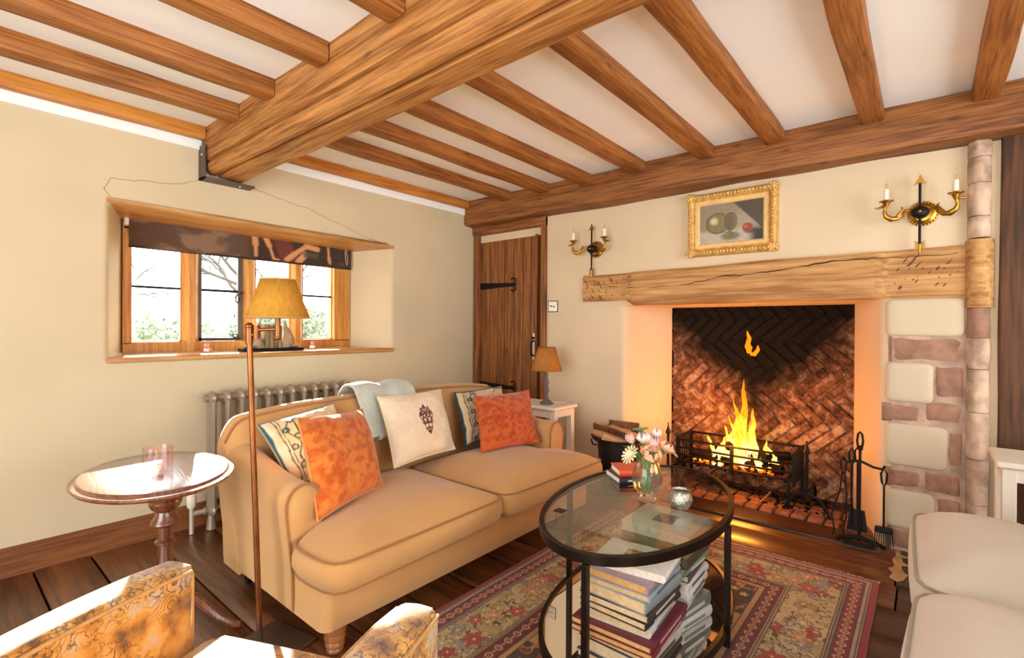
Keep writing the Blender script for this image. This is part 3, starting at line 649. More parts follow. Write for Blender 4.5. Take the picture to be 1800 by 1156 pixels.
# ---------------- sofas
def outline_cushion(left, L):
    """T cushion outline in local x,y (front at y=0, back y=.78); centre line at x=0"""
    h = L/2
    p = [(0.012, .02), (h-.085, .0), (h-.055, .012), (h-.045, .06), (h-.035, .27), (h-.06, .30), (h-.10, .31), (h-.145, .34), (h-.15, .75), (h-.18, .78), (.03, .78), (.006, .74)]
    if left: p = [(-x, y) for x, y in p][::-1]
    out = []
    n = len(p)
    for i in range(n):
        a, b = Vector(p[i]), Vector(p[(i+1) % n]); k = max(1, int((b-a).length/.05))
        for q in range(k): out.append(tuple(a+(b-a)*q/k))
    for _ in range(2):
        n = len(out); out = [((out[i-1][0]+2*out[i][0]+out[(i+1) % n][0])/4, (out[i-1][1]+2*out[i][1]+out[(i+1) % n][1])/4) for i in range(n)]
    return out
def make_sofa(name, loc, rz, L, label, mats, zs=1.0):
    mat, pipe = mats
    root = E(name, loc, label, 'sofa', rz)
    h = L/2
    # base frame
    m = MB(); P = []
    for cx, cy, a0 in ((h-.105, .14, -90), (h-.105, .98, 0), (-h+.105, .98, 90), (-h+.105, .14, 180)):
        for k in range(5): a = R(a0+22.5*k); P.append((cx+.04*math.cos(a), cy+.04*math.sin(a)))
    def ins(d): return [(x-math.copysign(d, x), y+(d if y < .5 else -d)) for x, y in P]
    m.loft([[(x, y, .115) for x, y in ins(.012)], [(x, y, .122) for x, y in ins(0)], [(x, y, .20) for x, y in ins(-.004)], [(x, y, .28) for x, y in ins(.002)], [(x, y, .295) for x, y in ins(.02)]])
    O('base', m, mat, root, ang=60)
    # seat cushions
    for left in (True, False):
        ol = outline_cushion(left, L); cx = (-1 if left else 1)*(h*.47); cy = .30
        def rg(s, z, bulge=0, crown=None):
            pts = []
            for x, y in ol:
                X_, Y_ = cx+(x-cx)*s, cy+(y-cy)*s
                d = Vector((x-cx, y-cy)).normalized()*bulge
                zz = z if crown is None else z+.006*n3((X_*5, Y_*5, 3+left))
                pts.append((X_+d.x, Y_+d.y, zz))
            return pts
        rings = [rg(.55, .285), rg(.9, .283), rg(.975, .288), rg(1, .302, .004), rg(1, .335, .020), rg(1, .37, .020), rg(1, .402, .004)]
        for s in (.985, .95, .9, .82, .7, .55, .38, .2, .06):
            rings.append(rg(s, .402+.078*(1-s**3.2), 0, 1))
        o = O('seat_cushion', MB().loft(rings), mat, root, ang=80)
        O('piping', MB().tube(rg(1, .403, .006), .0045, 6, closed=True), pipe, o)
        O('piping', MB().tube(rg(1, .300, .006), .0045, 6, closed=True), pipe, o)
    # arms
    for s in (-1, 1):
        pr2 = [(h-.062, .13), (h-.058, .28), (h-.046, .40), (h-.036, .48)]
        for k in range(13):
            a = R(-8+k*188/12); pr2.append((h-.105+.072*math.cos(a), .528+.078*math.sin(a)))
        pr2 += [(h-.174, .42), (h-.174, .13)]
        rings = []; ys = [.318, .325, .34, .45, .6, .75, .9, 1.0]
        for i, y in enumerate(ys):
            k = .93 if i == 0 else (.98 if i == 1 else 1)
            lift = .085*sm(np.array(y), .45, 1.0); cxp, czp = h-.11, .40
            rings.append([(s*(cxp+(x-cxp)*k), y, czp+(z-czp)*k+(lift if z > .4 else 0)+.004*n3((x*6, y*6, z*6+s))) for x, z in pr2])
        o = O('arm', MB().loft(rings), mat, root, ang=60)
        O('piping', MB().tube([(s*x, .32, z) for x, z in pr2], .0055, 6), pipe, o)
    # arched back
    m = MB(); rings = []
    N = 40
    for i in range(N+1):
        t = math.sin((-1+2*i/N)*PI/2*.999); x = t*(h-.05); zt = .845-.055*abs(t)**3.0-(.05*max(0, (abs(t)-.93)/.07)**2)
        e = .035*max(0, (abs(t)-.9)/.1)**2; ring = []
        for y, z in ((.79, .14), (.80, .40), (.835, .58), (.87, zt-.12), (.885, zt-.06), (.905, zt-.02), (.945, zt), (.985, zt-.01), (1.02, zt-.05), (1.03, zt-.12), (1.025, .45), (1.01, .14)):
            ring.append((x+t*(.03*float(sm(np.array(z), .45, .72))-.012), .93+(y-.93)*(1-e*6)+.003*n3((x*4, z*5, 1)), z-e+.005*n3((x*5, y*4, z*4))))
        rings.append(ring)
    bk = O('backrest', m.loft(rings), mat, root, ang=60)
    O('piping', MB().tube([(r[5][0], r[5][1]-.004, r[5][2]+.002) for r in rings], .005, 6), pipe, bk)
    # legs: turned front legs, castors behind
    for x in (-h+.15, h-.15):
        pf = [(.024, 0), (.03, .004), (.032, .012), (.028, .02), (.036, .028), (.036, .036), (.030, .044), (.039, .052), (.039, .062), (.032, .07), (.041, .078), (.041, .09), (.034, .098), (.042, .106), (.042, .118)]
        O('leg', MB().lathe(pf, 20), MAT['turned'], root, loc=(x, .17, 0))
        l = O('leg', MB().ext([(-.03, -.03), (.03, -.03), (.03, .03), (-.03, .03)], .05, .125), MAT['turned'], root, loc=(x, .93, 0), bevel=.004)
        O('castor', MB().cyl((-.012, 0, .024), (.012, 0, .024), .024, n=16).cyl((0, 0, .024), (0, 0, .06), .008), MAT['iron'], l)
    return root
make_sofa('sofa', (1.81, 1.53, 0), 0, 1.92, 'tan linen two-seat sofa with loose cushions under the window', (MAT['tan'], MAT['tanpipe']))
sf2 = make_sofa('sofa', (1.82, .035, 0), 180, 1.62, 'pale cream two-seat sofa cut off by the right edge', (MAT['cream'], MAT['creampipe']))
sf2.scale = (1, 1, 1.2)

# ---------------- cushions: four corners, thickness, painted cover
def make_cushion(name, label, TL, TR, BR, BL, thick, paint, mat, group, seed, pipecol=None, n=84):
    TL, TR, BR, BL = [np.array(p, float) for p in (TL, TR, BR, BL)]
    c = (TL+TR+BR+BL)/4; nrm = np.cross(TR-TL, BL-TL); nrm /= np.linalg.norm(nrm)
    if nrm[1] > 0: nrm = -nrm                      # front looks at the room
    u = np.linspace(-1, 1, n+1); U, V = np.meshgrid(u, u, indexing='ij')
    pin = .055; Us = U*(1-pin*(1-V**2)**1.0*np.abs(U)**4); Vs = V*(1-pin*(1-U**2)*np.abs(V)**4)
    a = (Us+1)/2; b = (Vs+1)/2
    B = (BL[None, None]*(1-a)[..., None]+BR[None, None]*a[..., None])*(1-b)[..., None]+(TL[None, None]*(1-a)[..., None]+TR[None, None]*a[..., None])*b[..., None]
    prof = ((1-np.abs(U)**2.6)*(1-np.abs(V)**2.6))**.55
    nz = NZ(seed); cr = (fbm(nz, U*2.2+9, V*2.2+9)-.45)*.035*(np.abs(U*V)**.5+.25)*(prof > 0.01)
    sag = 1-.10*V
    fr = B+nrm*(prof*thick*sag+cr)[..., None]; bk_ = B-nrm*(prof*thick*.8)[..., None]
    fr = fr-c; bk_ = bk_-c
    v = np.concatenate([fr.reshape(-1, 3), bk_.reshape(-1, 3)]); k = n+1; f = []
    for i in range(n):
        for j in range(n):
            q = (i*k+j, (i+1)*k+j, (i+1)*k+j+1, i*k+j+1); f.append(q); f.append(tuple(x+k*k for x in q[::-1]))
    bd = [(i, 0) for i in range(k)]+[(n, j) for j in range(1, k)]+[(i, n) for i in range(n-1, -1, -1)]+[(0, j) for j in range(n-1, 0, -1)]
    bi = [i*k+j for i, j in bd]
    for i in range(len(bi)):
        a_, b_ = bi[i], bi[(i+1) % len(bi)]; f.append((a_, b_, b_+k*k, a_+k*k))
    mb = MB(); mb.v = [tuple(x) for x in v]; mb.f = f
    root = E(name, tuple(c-np.array([0, 0, 0])), label, 'cushion', 0, group)
    o = O('cover', mb, mat, root, ang=0); o.data.polygons.foreach_set('use_smooth', [True]*len(o.data.polygons))
    col = np.zeros((k, k, 3)); paint(col, U, V); back = np.zeros((k, k, 3)); back[:] = hexc(pipecol or '#c9b08a')
    colattr(o, np.concatenate([col.reshape(-1, 3), back.reshape(-1, 3)]))
    O('seam', MB().tube([tuple((fr.reshape(-1, 3)[i]+bk_.reshape(-1, 3)[i])/2) for i in bi], .0045, 5, closed=True), fabric('seam_'+name+str(seed), pipecol or '#c9b08a'), root)
    return root
def p_orange(seed, base, hi, dk):
    nz = NZ(seed)
    def p(c, U, V):
        c[:] = hexc(base); a = fbm(nz, U*9+20, V*9+20, 5); put(c, sm(a, .42, .62)*.8, hi); put(c, sm(.46-a, 0, .14)*.9, dk)
        b = fbm(nz, U*16+5, V*16+5, 3); put(c, sm(b, .5, .62)*.35, hi)
    return p
def p_crewel(seed, ground, ink, ink2, flip=1):
    nz = NZ(seed)
    def p(c, U, V):
        c[:] = hexc(ground); x = U*flip
        a = fbm(nz, U*3+4, V*3+4); put(c, sm(a, .5, .6)*.25, '#b79c78')
        for q, wd in ((-.78, .022), (-.70, .016), (-.36, .028), (-.30, .012)): put(c, sm(wd-np.abs(x-q-.015*np.sin(V*9)), 0, .012), ink)
        sx = -.53+.08*np.sin(V*8.5); put(c, sm(.028-np.abs(x-sx), 0, .014), ink)
        for k in range(9):
            cy = -1+.13+k*.24; cx = -.53+(.09 if k % 2 else -.09); r = np.hypot(x-cx, V-cy)
            put(c, sm(.028-np.abs(r-.065), 0, .014), ink); put(c, sm(.03-r, 0, .015), ink2)
        r_ = random.Random(seed)
        # flying bird and scattered sprigs
        bx, by = x-.12, V-.32
        put(c, sm(.045-np.abs(by+.5*bx)*1.0, 0, .03)*(np.abs(bx) < .2), ink2)
        put(c, sm(.05-np.abs(by-.75*bx-.12), 0, .03)*(bx > -.05)*(bx < .30), ink2)
        put(c, sm(.05-np.abs(by-.1*bx-.03), 0, .03)*(bx < 0)*(bx > -.34), ink2)
        for k in range(10):
            put(c, sm(.008-np.abs(by-.75*bx-.05-.02*k), 0, .006)*(bx > -.05)*(bx < .3), ground)
        for k in range(14):
            cx, cy = r_.uniform(-.2, .95), r_.uniform(-.95, .95)
            if abs(cx-.12) < .25 and abs(cy-.32) < .25: continue
            t = r_.uniform(0, PI); X_, Y_ = (x-cx)*math.cos(t)+(V-cy)*math.sin(t), -(x-cx)*math.sin(t)+(V-cy)*math.cos(t)
            put(c, sm(.03-np.abs(Y_-1.6*X_*X_+.03), 0, .016)*(np.abs(X_) < .19), ink if k % 2 else ink2)
            put(c, sm(.035-np.abs(np.hypot(X_-.1, Y_+.07)-.055), 0, .016), ink)
        put(c, sm(np.maximum(np.abs(U), np.abs(V)), .955, .97), ink)
    return p
def p_emblem():
    nz = NZ(77)
    def p(c, U, V):
        c[:] = hexc('#ecdcc0'); a = fbm(nz, U*4+2, V*4+2); put(c, sm(a, .45, .6)*.2, '#d9c4a2')
        m = np.zeros_like(U); x = np.abs(U-.05)/.26; y = (V-.02)/.46; w_ = .075
        rings = [(.28, .30, .22), (.55, .18, .2), (.30, -.12, .2), (.2, .02, .3), (.22, -.45, .2), (.36, .5, .16), (.12, .62, .16), (.62, .36, .1), (.5, -.2, .12), (.1, -.75, .14)]
        for cx, cy, r in rings: m = np.maximum(m, sm(w_-np.abs(np.hypot(x-cx, y-cy)-r), 0, .05))
        m = np.maximum(m, sm(.05-x, 0, .04)*(np.abs(y) < .95)); m = np.maximum(m, sm(.17-np.hypot(x, (y-.8)*.7), 0, .05)); m = np.maximum(m, sm(.15-np.hypot(x, (y+.85)*.6), 0, .05))
        m = np.maximum(m, sm(.1-np.hypot(x-.78, y-.24), 0, .05)); m = np.maximum(m, sm(.12-np.hypot(x-.45, (y-.68)*.6), 0, .05)); m = np.maximum(m, sm(.10-np.hypot(x-.38, (y+.62)*.6), 0, .05))
        m = m*(x*.85+np.abs(y)*.75 < 1.02)
        put(c, m, '#5a1c1a')
    return p
make_cushion('scatter_cushion', 'cream cushion with blue crewel bird, leaning on the sofa arm behind orange cushion', (.965, 2.30, .775), (1.40, 2.40, .815), (1.40, 2.22, .475), (1.045, 2.09, .475), .07, p_crewel(11, '#d9c7a6', '#2f5560', '#5d7f85'), MAT['vcloth'], 'crewelwork cushions', 11, '#8f8a74')
make_cushion('scatter_cushion', 'large bright orange velvet cushion beside the floor lamp pole', (1.01, 2.02, .835), (1.44, 2.20, .80), (1.385, 1.94, .478), (.985, 1.80, .465), .075, p_orange(5, '#c2611e', '#cf7a32', '#b04f17'), MAT['vcloth'], 'orange velvet cushions', 5, '#c98a4a')
make_cushion('scatter_cushion', 'cream cushion with maroon embroidered emblem in the middle of sofa', (1.62, 2.33, .83), (2.13, 2.38, .82), (2.05, 2.16, .49), (1.565, 2.10, .49), .065, p_emblem(), MAT['vcloth'], None, 9, '#e2cfae')
make_cushion('scatter_cushion', 'cream and dark teal crewel cushion at the far sofa end', (2.23, 2.36, .79), (2.72, 2.38, .79), (2.62, 2.24, .485), (2.15, 2.17, .485), .06, p_crewel(23, '#cdb791', '#26404a', '#47696c'), MAT['vcloth'], 'crewelwork cushions', 23, '#26404a')
make_cushion('scatter_cushion', 'rust orange velvet cushion at the far sofa end', (2.26, 2.21, .775), (2.70, 2.11, .785), (2.54, 1.90, .485), (2.11, 2.00, .485), .07, p_orange(8, '#b34a1e', '#c4622f', '#9f3d14'), MAT['vcloth'], 'orange velvet cushions', 8, '#b8491b')

# ---------------- throw over the sofa back
def throw_fn(u, v):
    x = 1.50+.36*u+(.05*(1-v))*u; path = [(2.285, .60), (2.30, .62), (2.335, .69), (2.375, .76), (2.40, .82), (2.43, .862), (2.475, .875), (2.52, .868), (2.565, .82), (2.59, .74), (2.60, .66)]
    t = v*(len(path)-1); i = min(int(t), len(path)-2); f_ = t-i
    y = path[i][0]*(1-f_)+path[i+1][0]*f_; z = path[i][1]*(1-f_)+path[i+1][1]*f_
    xx = x+.06*(1-v)*(1 if v < .4 else 1)*.8
    return (xx-1.7, y-.014+.010*n3((u*5, v*4, 2))-2.45, z+.018+.014*n3((u*4+3, v*4, 5))+.012*math.sin(u*9)-.6)
th = tag(O('throw_blanket', MB().surf(throw_fn, 26, 34), MAT['throw'], loc=(1.7, 2.45, .6), ang=0, solid=.014, subd=1), 'pale grey wool throw draped over the sofa back', 'blanket')
th.data.polygons.foreach_set('use_smooth', [True]*len(th.data.polygons))
O('folded_edge', MB().tube([(-.10+.33*k/10, -.17+.004*math.sin(k), .018+.008*math.sin(k*1.7)) for k in range(11)], .018, 8), MAT['throw'], th)

# ---------------- column radiator
rad = E('radiator', (1.10, 3.29, 0), 'grey cast iron column radiator under the window', 'radiator')
m = MB()
for s in (-.032, .032):
    m.tube([(0, s, .10), (0, s, .18), (0, s, .72), (0, s, .79)], [.020, .017, .017, .020], 8)
for z in (.115, .785):
    m.ell((0, 0, z), (.027, .062, .040), 12, 8)
m.cyl((-.04, 0, .115), (.04, 0, .115), .023, n=12).cyl((-.04, 0, .785), (.04, 0, .785), .023, n=12)
sec = O('section', m, MAT['rad'], rad, loc=(.02, 0, 0))
for k in range(1, 12): inst(sec, rad, (.02+.08*k, 0, 0))
for x in (.02, .90): O('foot', MB().tube([(x, 0, 0), (x, 0, .09)], [.03, .018], 10), MAT['rad'], rad)
va = O('valve', MB().cyl((-.02, 0, .115), (-.085, 0, .115), .014).cyl((-.085, 0, .0), (-.085, 0, .16), .013), MAT['switch'], rad)
O('valve_head', MB().lathe([(.016, .15), (.024, .16), (.026, .19), (.026, .225), (.022, .24), (.01, .243)], 16, (-.085, 0, 0)), MAT['tablewhite'], va)

# ---------------- oval tilt-top table with tumbler
tt = E('tilt_top_table', (.575, 2.25, 0), 'oval mahogany pedestal table left of the sofa', 'table')
def oval(prof, c=(0, 0, 0), n=56): return MB().lathe(prof, n, c)
tm = MB().lathe([(.05, .636), (.9, .640), (.98, .644), (1.0, .652), (.985, .658), (.93, .66), (.91, .667), (.90, .668), (.5, .668), (.02, .668)], 64)
tm.v = [(x*.256, y*.350, z) for x, y, z in tm.v]
O('table_top', tm, MAT['mahogtop'], tt, rz=-8)
pf = [(.045, .60), (.05, .635), (.032, .59), (.030, .575), (.05, .555), (.056, .54), (.048, .52), (.032, .505), (.034, .49), (.046, .47), (.05, .46), (.028, .445), (.026, .40), (.036, .39), (.036, .383), (.024, .376), (.028, .30), (.036, .22), (.040, .18), (.034, .14), (.04, .12), (.03, .10)]
pf = sorted(pf, key=lambda q: -q[1])
O('pedestal', MB().lathe(pf[::-1], 24), MAT['mahog'], tt, loc=(.03, .0, 0))
for k in range(3):
    a = R(90+120*k); O('leg', MB().tube([(.02*math.cos(a), .02*math.sin(a), .17), (.10*math.cos(a), .10*math.sin(a), .15), (.18*math.cos(a), .18*math.sin(a), .06), (.24*math.cos(a), .24*math.sin(a), .016), (.26*math.cos(a), .26*math.sin(a), .014)], [.024, .022, .016, .014, .013], 8), MAT['mahog'], tt, loc=(.03, 0, 0))
def tumbler(name, loc, r, h, label, cat, mat=None, candle=True, group=None):
    t = E(name, loc, label, cat, 0, group); th_ = r*.06
    O('glass', MB().lathe([(r*.5, 0), (r*.94, 0), (r*.97, .004), (r, h*.3), (r*1.0, h), (r-th_, h), (r-th_, h*.25), (r*.85, h*.16), (.002, h*.15)], 28), mat or MAT['pink'], t)
    if candle:
        k = O('tealight', MB().lathe([(.018, h*.16), (.019, h*.17), (.019, h*.16+.014), (.017, h*.16+.016), (.002, h*.16+.014)], 18), MAT['wax'], t)
        O('wick', MB().cyl((0, 0, h*.16+.013), (0, 0, h*.16+.021), .0012, n=6), MAT['cord'], k)
    return t
tumbler('candle_tumbler', (.567, 2.20, .6685), .048, .098, 'pink glass tumbler with tealight on the oval table', 'tumbler')
tumbler('candle_tumbler', (1.18, 3.56, 1.0425), .040, .062, 'pink glass votive on the sill left of the bookends', 'candle holder', group='pink votives on the sill')
tumbler('candle_tumbler', (1.90, 3.57, 1.0425), .036, .062, 'pink glass votive on the sill right of the bookends', 'candle holder', group='pink votives on the sill')

# ---------------- floor lamp
la = E('floor_lamp', (.818, 1.915, 0), 'slender antique brass floor lamp with swing arm and mustard shade', 'floor lamp')
O('base', MB().box((.02, -.02, .008), (.24, .24, .016), RZ(12)), simple('lamp_base_metal', '#6a5444', .35, .6), la, bevel=.004)
O('pole', MB().tube([(0, 0, .016), (-.012, .003, .4), (-.026, .006, .8), (-.038, .01, 1.175)], [.0105]*4, 10), MAT['copper'], la)
jn = O('joint', MB().cyl((-.038, .01, 1.155), (-.039, .011, 1.225), .0135).ell((-.039, .011, 1.218), (.016, .016, .014)), MAT['copper'], la)
dx, dy = .064, -.075
O('swing_arm', MB().cyl((-.038, .01, 1.188), (-.022, -.010, 1.185), .007).cyl((-.022, -.010, 1.172), (-.022, -.010, 1.222), .011).cyl((-.022, -.01, 1.205), (.03, -.070, 1.208), .0065).cyl((.03, -.07, 1.178), (.03, -.07, 1.222), .0105).ell((.03, -.07, 1.176), (.012, .012, .01)), MAT['copper'], la)
O('lamp_holder', MB().cyl((.03, -.07, 1.21), (.03, -.07, 1.262), .009).lathe([(.02, 0), (.022, .006), (.012, .02), (.012, .045)], 12, (.03, -.07, 1.252)), MAT['copper'], la)
O('bulb', MB().lathe([(.01, 0), (.018, .02), (.022, .035), (.018, .05), (.003, .06)], 14, (.03, -.07, 1.297)), MAT['wax'], la)
def shade_mat(name, col, tr):
    m = bpy.data.materials.new(name); m.use_nodes = True; nt = m.node_tree; nt.nodes.clear(); new, link = nt.nodes.new, nt.links.new
    out = new('ShaderNodeOutputMaterial'); d = new('ShaderNodeBsdfDiffuse'); t = new('ShaderNodeBsdfTranslucent'); mx = new('ShaderNodeMixShader'); mx.inputs[0].default_value = tr
    tc = new('ShaderNodeTexCoord'); mp = new('ShaderNodeMapping'); mp.inputs['Scale'].default_value = (30, 30, 4); mp.inputs['Rotation'].default_value = (.5, .6, .3); link(tc.outputs['Object'], mp.inputs[0])
    nz = new('ShaderNodeTexNoise'); nz.inputs['Scale'].default_value = 3; link(mp.outputs[0], nz.inputs['Vector'])
    c = hexc(col); rp = ramp(new, [(.3, tuple(x*.8 for x in c)), (.7, c)]); link(nz.outputs['Fac'], rp.inputs[0])
    link(rp.outputs[0], d.inputs[0]); link(rp.outputs[0], t.inputs[0]); link(d.outputs[0], mx.inputs[1]); link(t.outputs[0], mx.inputs[2]); link(mx.outputs[0], out.inputs[0])
    return m
MAT['shade1'] = shade_mat('mustard_silk', '#ecbb52', .6); MAT['shade2'] = shade_mat('apricot_card', '#dc9a52', .45)
def shade(r0, r1, z0, z1, c, n=36):
    m = MB(); rings = [[(c[0]+r*math.cos(2*PI*k/n), c[1]+r*math.sin(2*PI*k/n), z) for k in range(n)] for r, z in ((r0, z0), (r0+(r1-r0)*.5-.003, (z0+z1)/2), (r1, z1))]
    return m.loft(rings, True, False)
sh = O('lamp_shade', shade(.110, .060, 1.250, 1.392, (.03, -.07, 0)), MAT['shade1'], la, solid=.002)
MAT['strim'] = simple('shade_trim', '#b98a4a', .8)
for r_, z_ in ((.1105, 1.251), (.0605, 1.391)): O('shade_trim', MB().tube([(.03+r_*math.cos(k*PI/18), -.07+r_*math.sin(k*PI/18), z_) for k in range(36)], .0027, 6, closed=True), MAT['strim'], sh)
lb_ = bpy.data.lights.new('floor_lamp_bulb', 'POINT'); lb_.energy = 3.2; lb_.color = (1, .78, .45); lb_.shadow_soft_size = .02; lbo = bpy.data.objects.new('floor_lamp_bulb', lb_); COL.objects.link(lbo); lbo.location = (.848, 1.845, 1.325)
O('shade_ring', MB().tube([(.03+.0585*math.cos(k*PI/8), -.07+.0585*math.sin(k*PI/8), 1.375) for k in range(16)], .0015, 5, closed=True).cyl((-.028, -.07, 1.375), (.088, -.07, 1.375), .0015, n=6).cyl((.03, -.07, 1.295), (.03, -.07, 1.376), .002, n=6), MAT['copper'], sh)
O('cord', MB().tube([(-.004, -.012, .11), (-.02, -.03, .08), (-.03, -.05, .03), (-.01, -.055, .02), (.0, -.03, .035), (-.01, -.02, .06), (.01, .02, .018), (.05, .1, .012)], .003, 6), MAT['cord'], la)

# ---------------- patterned armchair in the foreground
def chairmat():
    m, nt, b, new, link = newmat('ochre_print'); vec = coords(nt, new, link, rnd_off=False)
    def nzn(s, d=5):
        n = new('ShaderNodeTexNoise'); n.inputs['Scale'].default_value = s; n.inputs['Detail'].default_value = d; link(vec, n.inputs['Vector']); return n
    base = ramp(new, [(.34, hexc('#5e4028')), (.46, hexc('#b47b2c')), (.56, hexc('#cf9a4a')), (.7, hexc('#b3aa98'))]); link(nzn(14, 8).outputs['Fac'], base.inputs[0])
    n2 = nzn(52, 4); k = ramp(new, [(.475, (0, 0, 0)), (.5, (1, 1, 1)), (.53, (1, 1, 1)), (.555, (0, 0, 0))]); link(n2.outputs['Fac'], k.inputs[0])
    n3_ = nzn(9, 2); k2 = ramp(new, [(.36, (0, 0, 0)), (.5, (1, 1, 1))]); link(n3_.outputs['Fac'], k2.inputs[0])
    mu = new('ShaderNodeMath'); mu.operation = 'MULTIPLY'; link(k.outputs[0], mu.inputs[0]); link(k2.outputs[0], mu.inputs[1])
    vo = new('ShaderNodeTexVoronoi'); vo.inputs['Scale'].default_value = 22; link(vec, vo.inputs['Vector'])
    wv = new('ShaderNodeMath'); wv.operation = 'SINE'; mm = new('ShaderNodeMath'); mm.operation = 'MULTIPLY'; mm.inputs[1].default_value = 34; link(vo.outputs['Distance'], mm.inputs[0]); link(mm.outputs[0], wv.inputs[0])
    k3 = ramp(new, [(.72, (0, 0, 0)), (.9, (1, 1, 1))]); link(wv.outputs[0], k3.inputs[0])
    n5 = nzn(5, 2); k5 = ramp(new, [(.5, (0, 0, 0)), (.58, (1, 1, 1))]); link(n5.outputs['Fac'], k5.inputs[0])
    mu2 = new('ShaderNodeMath'); mu2.operation = 'MULTIPLY'; link(k3.outputs[0], mu2.inputs[0]); link(k5.outputs[0], mu2.inputs[1])
    mx_ = new('ShaderNodeMath'); mx_.operation = 'MAXIMUM'; link(mu.outputs[0], mx_.inputs[0]); link(mu2.outputs[0], mx_.inputs[1])
    sc = new('ShaderNodeMath'); sc.operation = 'MULTIPLY'; sc.inputs[1].default_value = .8; link(mx_.outputs[0], sc.inputs[0])
    mix = new('ShaderNodeMix'); mix.data_type = 'RGBA'; link(sc.outputs[0], mix.inputs[0]); link(base.outputs[0], mix.inputs[6]); mix.inputs[7].default_value = hx('#3d2c22')
    link(mix.outputs[2], b.inputs['Base Color']); b.inputs['Roughness'].default_value = .75; b.inputs['Sheen Weight'].default_value = .3
    return m
MAT['chair'] = chairmat(); MAT['chairpipe'] = simple('ochre_piping', '#b8915a', .7, var=.15, vscale=40)
ac = E('armchair', (.545, 1.135, 0), 'ochre printed velvet armchair in the near foreground', 'armchair', 24)
for s in (1, -1):
    m = MB(); rings = []
    y0, y1 = (.28, .385) if s > 0 else (-.385, -.28)
    for k in range(17):
        x = .01-.70*k/16; zt = .622+.014*math.sin(min(1, k/16*1.3)*PI)-.014*(k/16)
        e = (.016, .005)[k] if k < 2 else 0; zt -= (.014, .004)[k] if k < 2 else 0; x = (.012, .002)[k] if k < 2 else x
        rings.append([(x, y0+e, .17), (x, y0+e, zt-.012), (x, y0+.008+e, zt-.002), (x, y0+.025, zt+.004), (x, (y0+y1)/2, zt+.007), (x, y1-.025, zt+.004), (x, y1-.008-e, zt-.002), (x, y1-e, zt-.012), (x, y1-e, .17)])
    o = O('arm', m.loft(rings), MAT['chair'], ac, ang=50)
    for q in (1, 7): O('piping', MB().tube([rings[0][q-1 if q == 1 else q+1][:1]+(rings[0][q][1], .17)] + [(r[q][0], r[q][1], r[q][2]+.001) for r in rings], .0045, 6), MAT['chairpipe'], o)
    O('piping', MB().tube([(p[0]+.002, p[1], p[2]) for p in rings[0]], .0045, 6), MAT['chairpipe'], o)
m = MB(); P = [(-.60, -.275), (.02, -.275), (.05, -.25), (.055, 0), (.05, .25), (.02, .275), (-.60, .275)]
m.loft([[(x, y, z) for x, y in [(px*s_, py*s_) for px, py in P]] for z, s_ in ((.29, .97), (.31, 1), (.40, 1), (.422, .98), (.435, .9), (.44, .6), (.442, .1))])
sc_ = O('seat_cushion', m, MAT['chair'], ac, ang=45)
O('piping', MB().tube([(x, y, .412) for x, y in P], .0045, 6, closed=True), MAT['chairpipe'], sc_)
O('seat_frame', MB().bb(-.68, .0, -.28, .28, .16, .29), MAT['chair'], ac, bevel=.015)
m = MB(); m.loft([[(-.58-.0*k, y, z) for y, z in ((-.38, .2), (.38, .2), (.38, .70), (.32, .74), (-.32, .74), (-.38, .70))] if k == 0 else [(-.72, y, z) for y, z in ((-.38, .2), (.38, .2), (.38, .70), (.32, .74), (-.32, .74), (-.38, .70))] for k in (0, 1)])
O('backrest', m, MAT['chair'], ac, bevel=.03)
for x in (-.06, -.62):
    for y in (-.32, .32): O('leg', MB().tube([(x, y, .0), (x, y, .175)], [.016, .026], 10), MAT['turned'], ac)

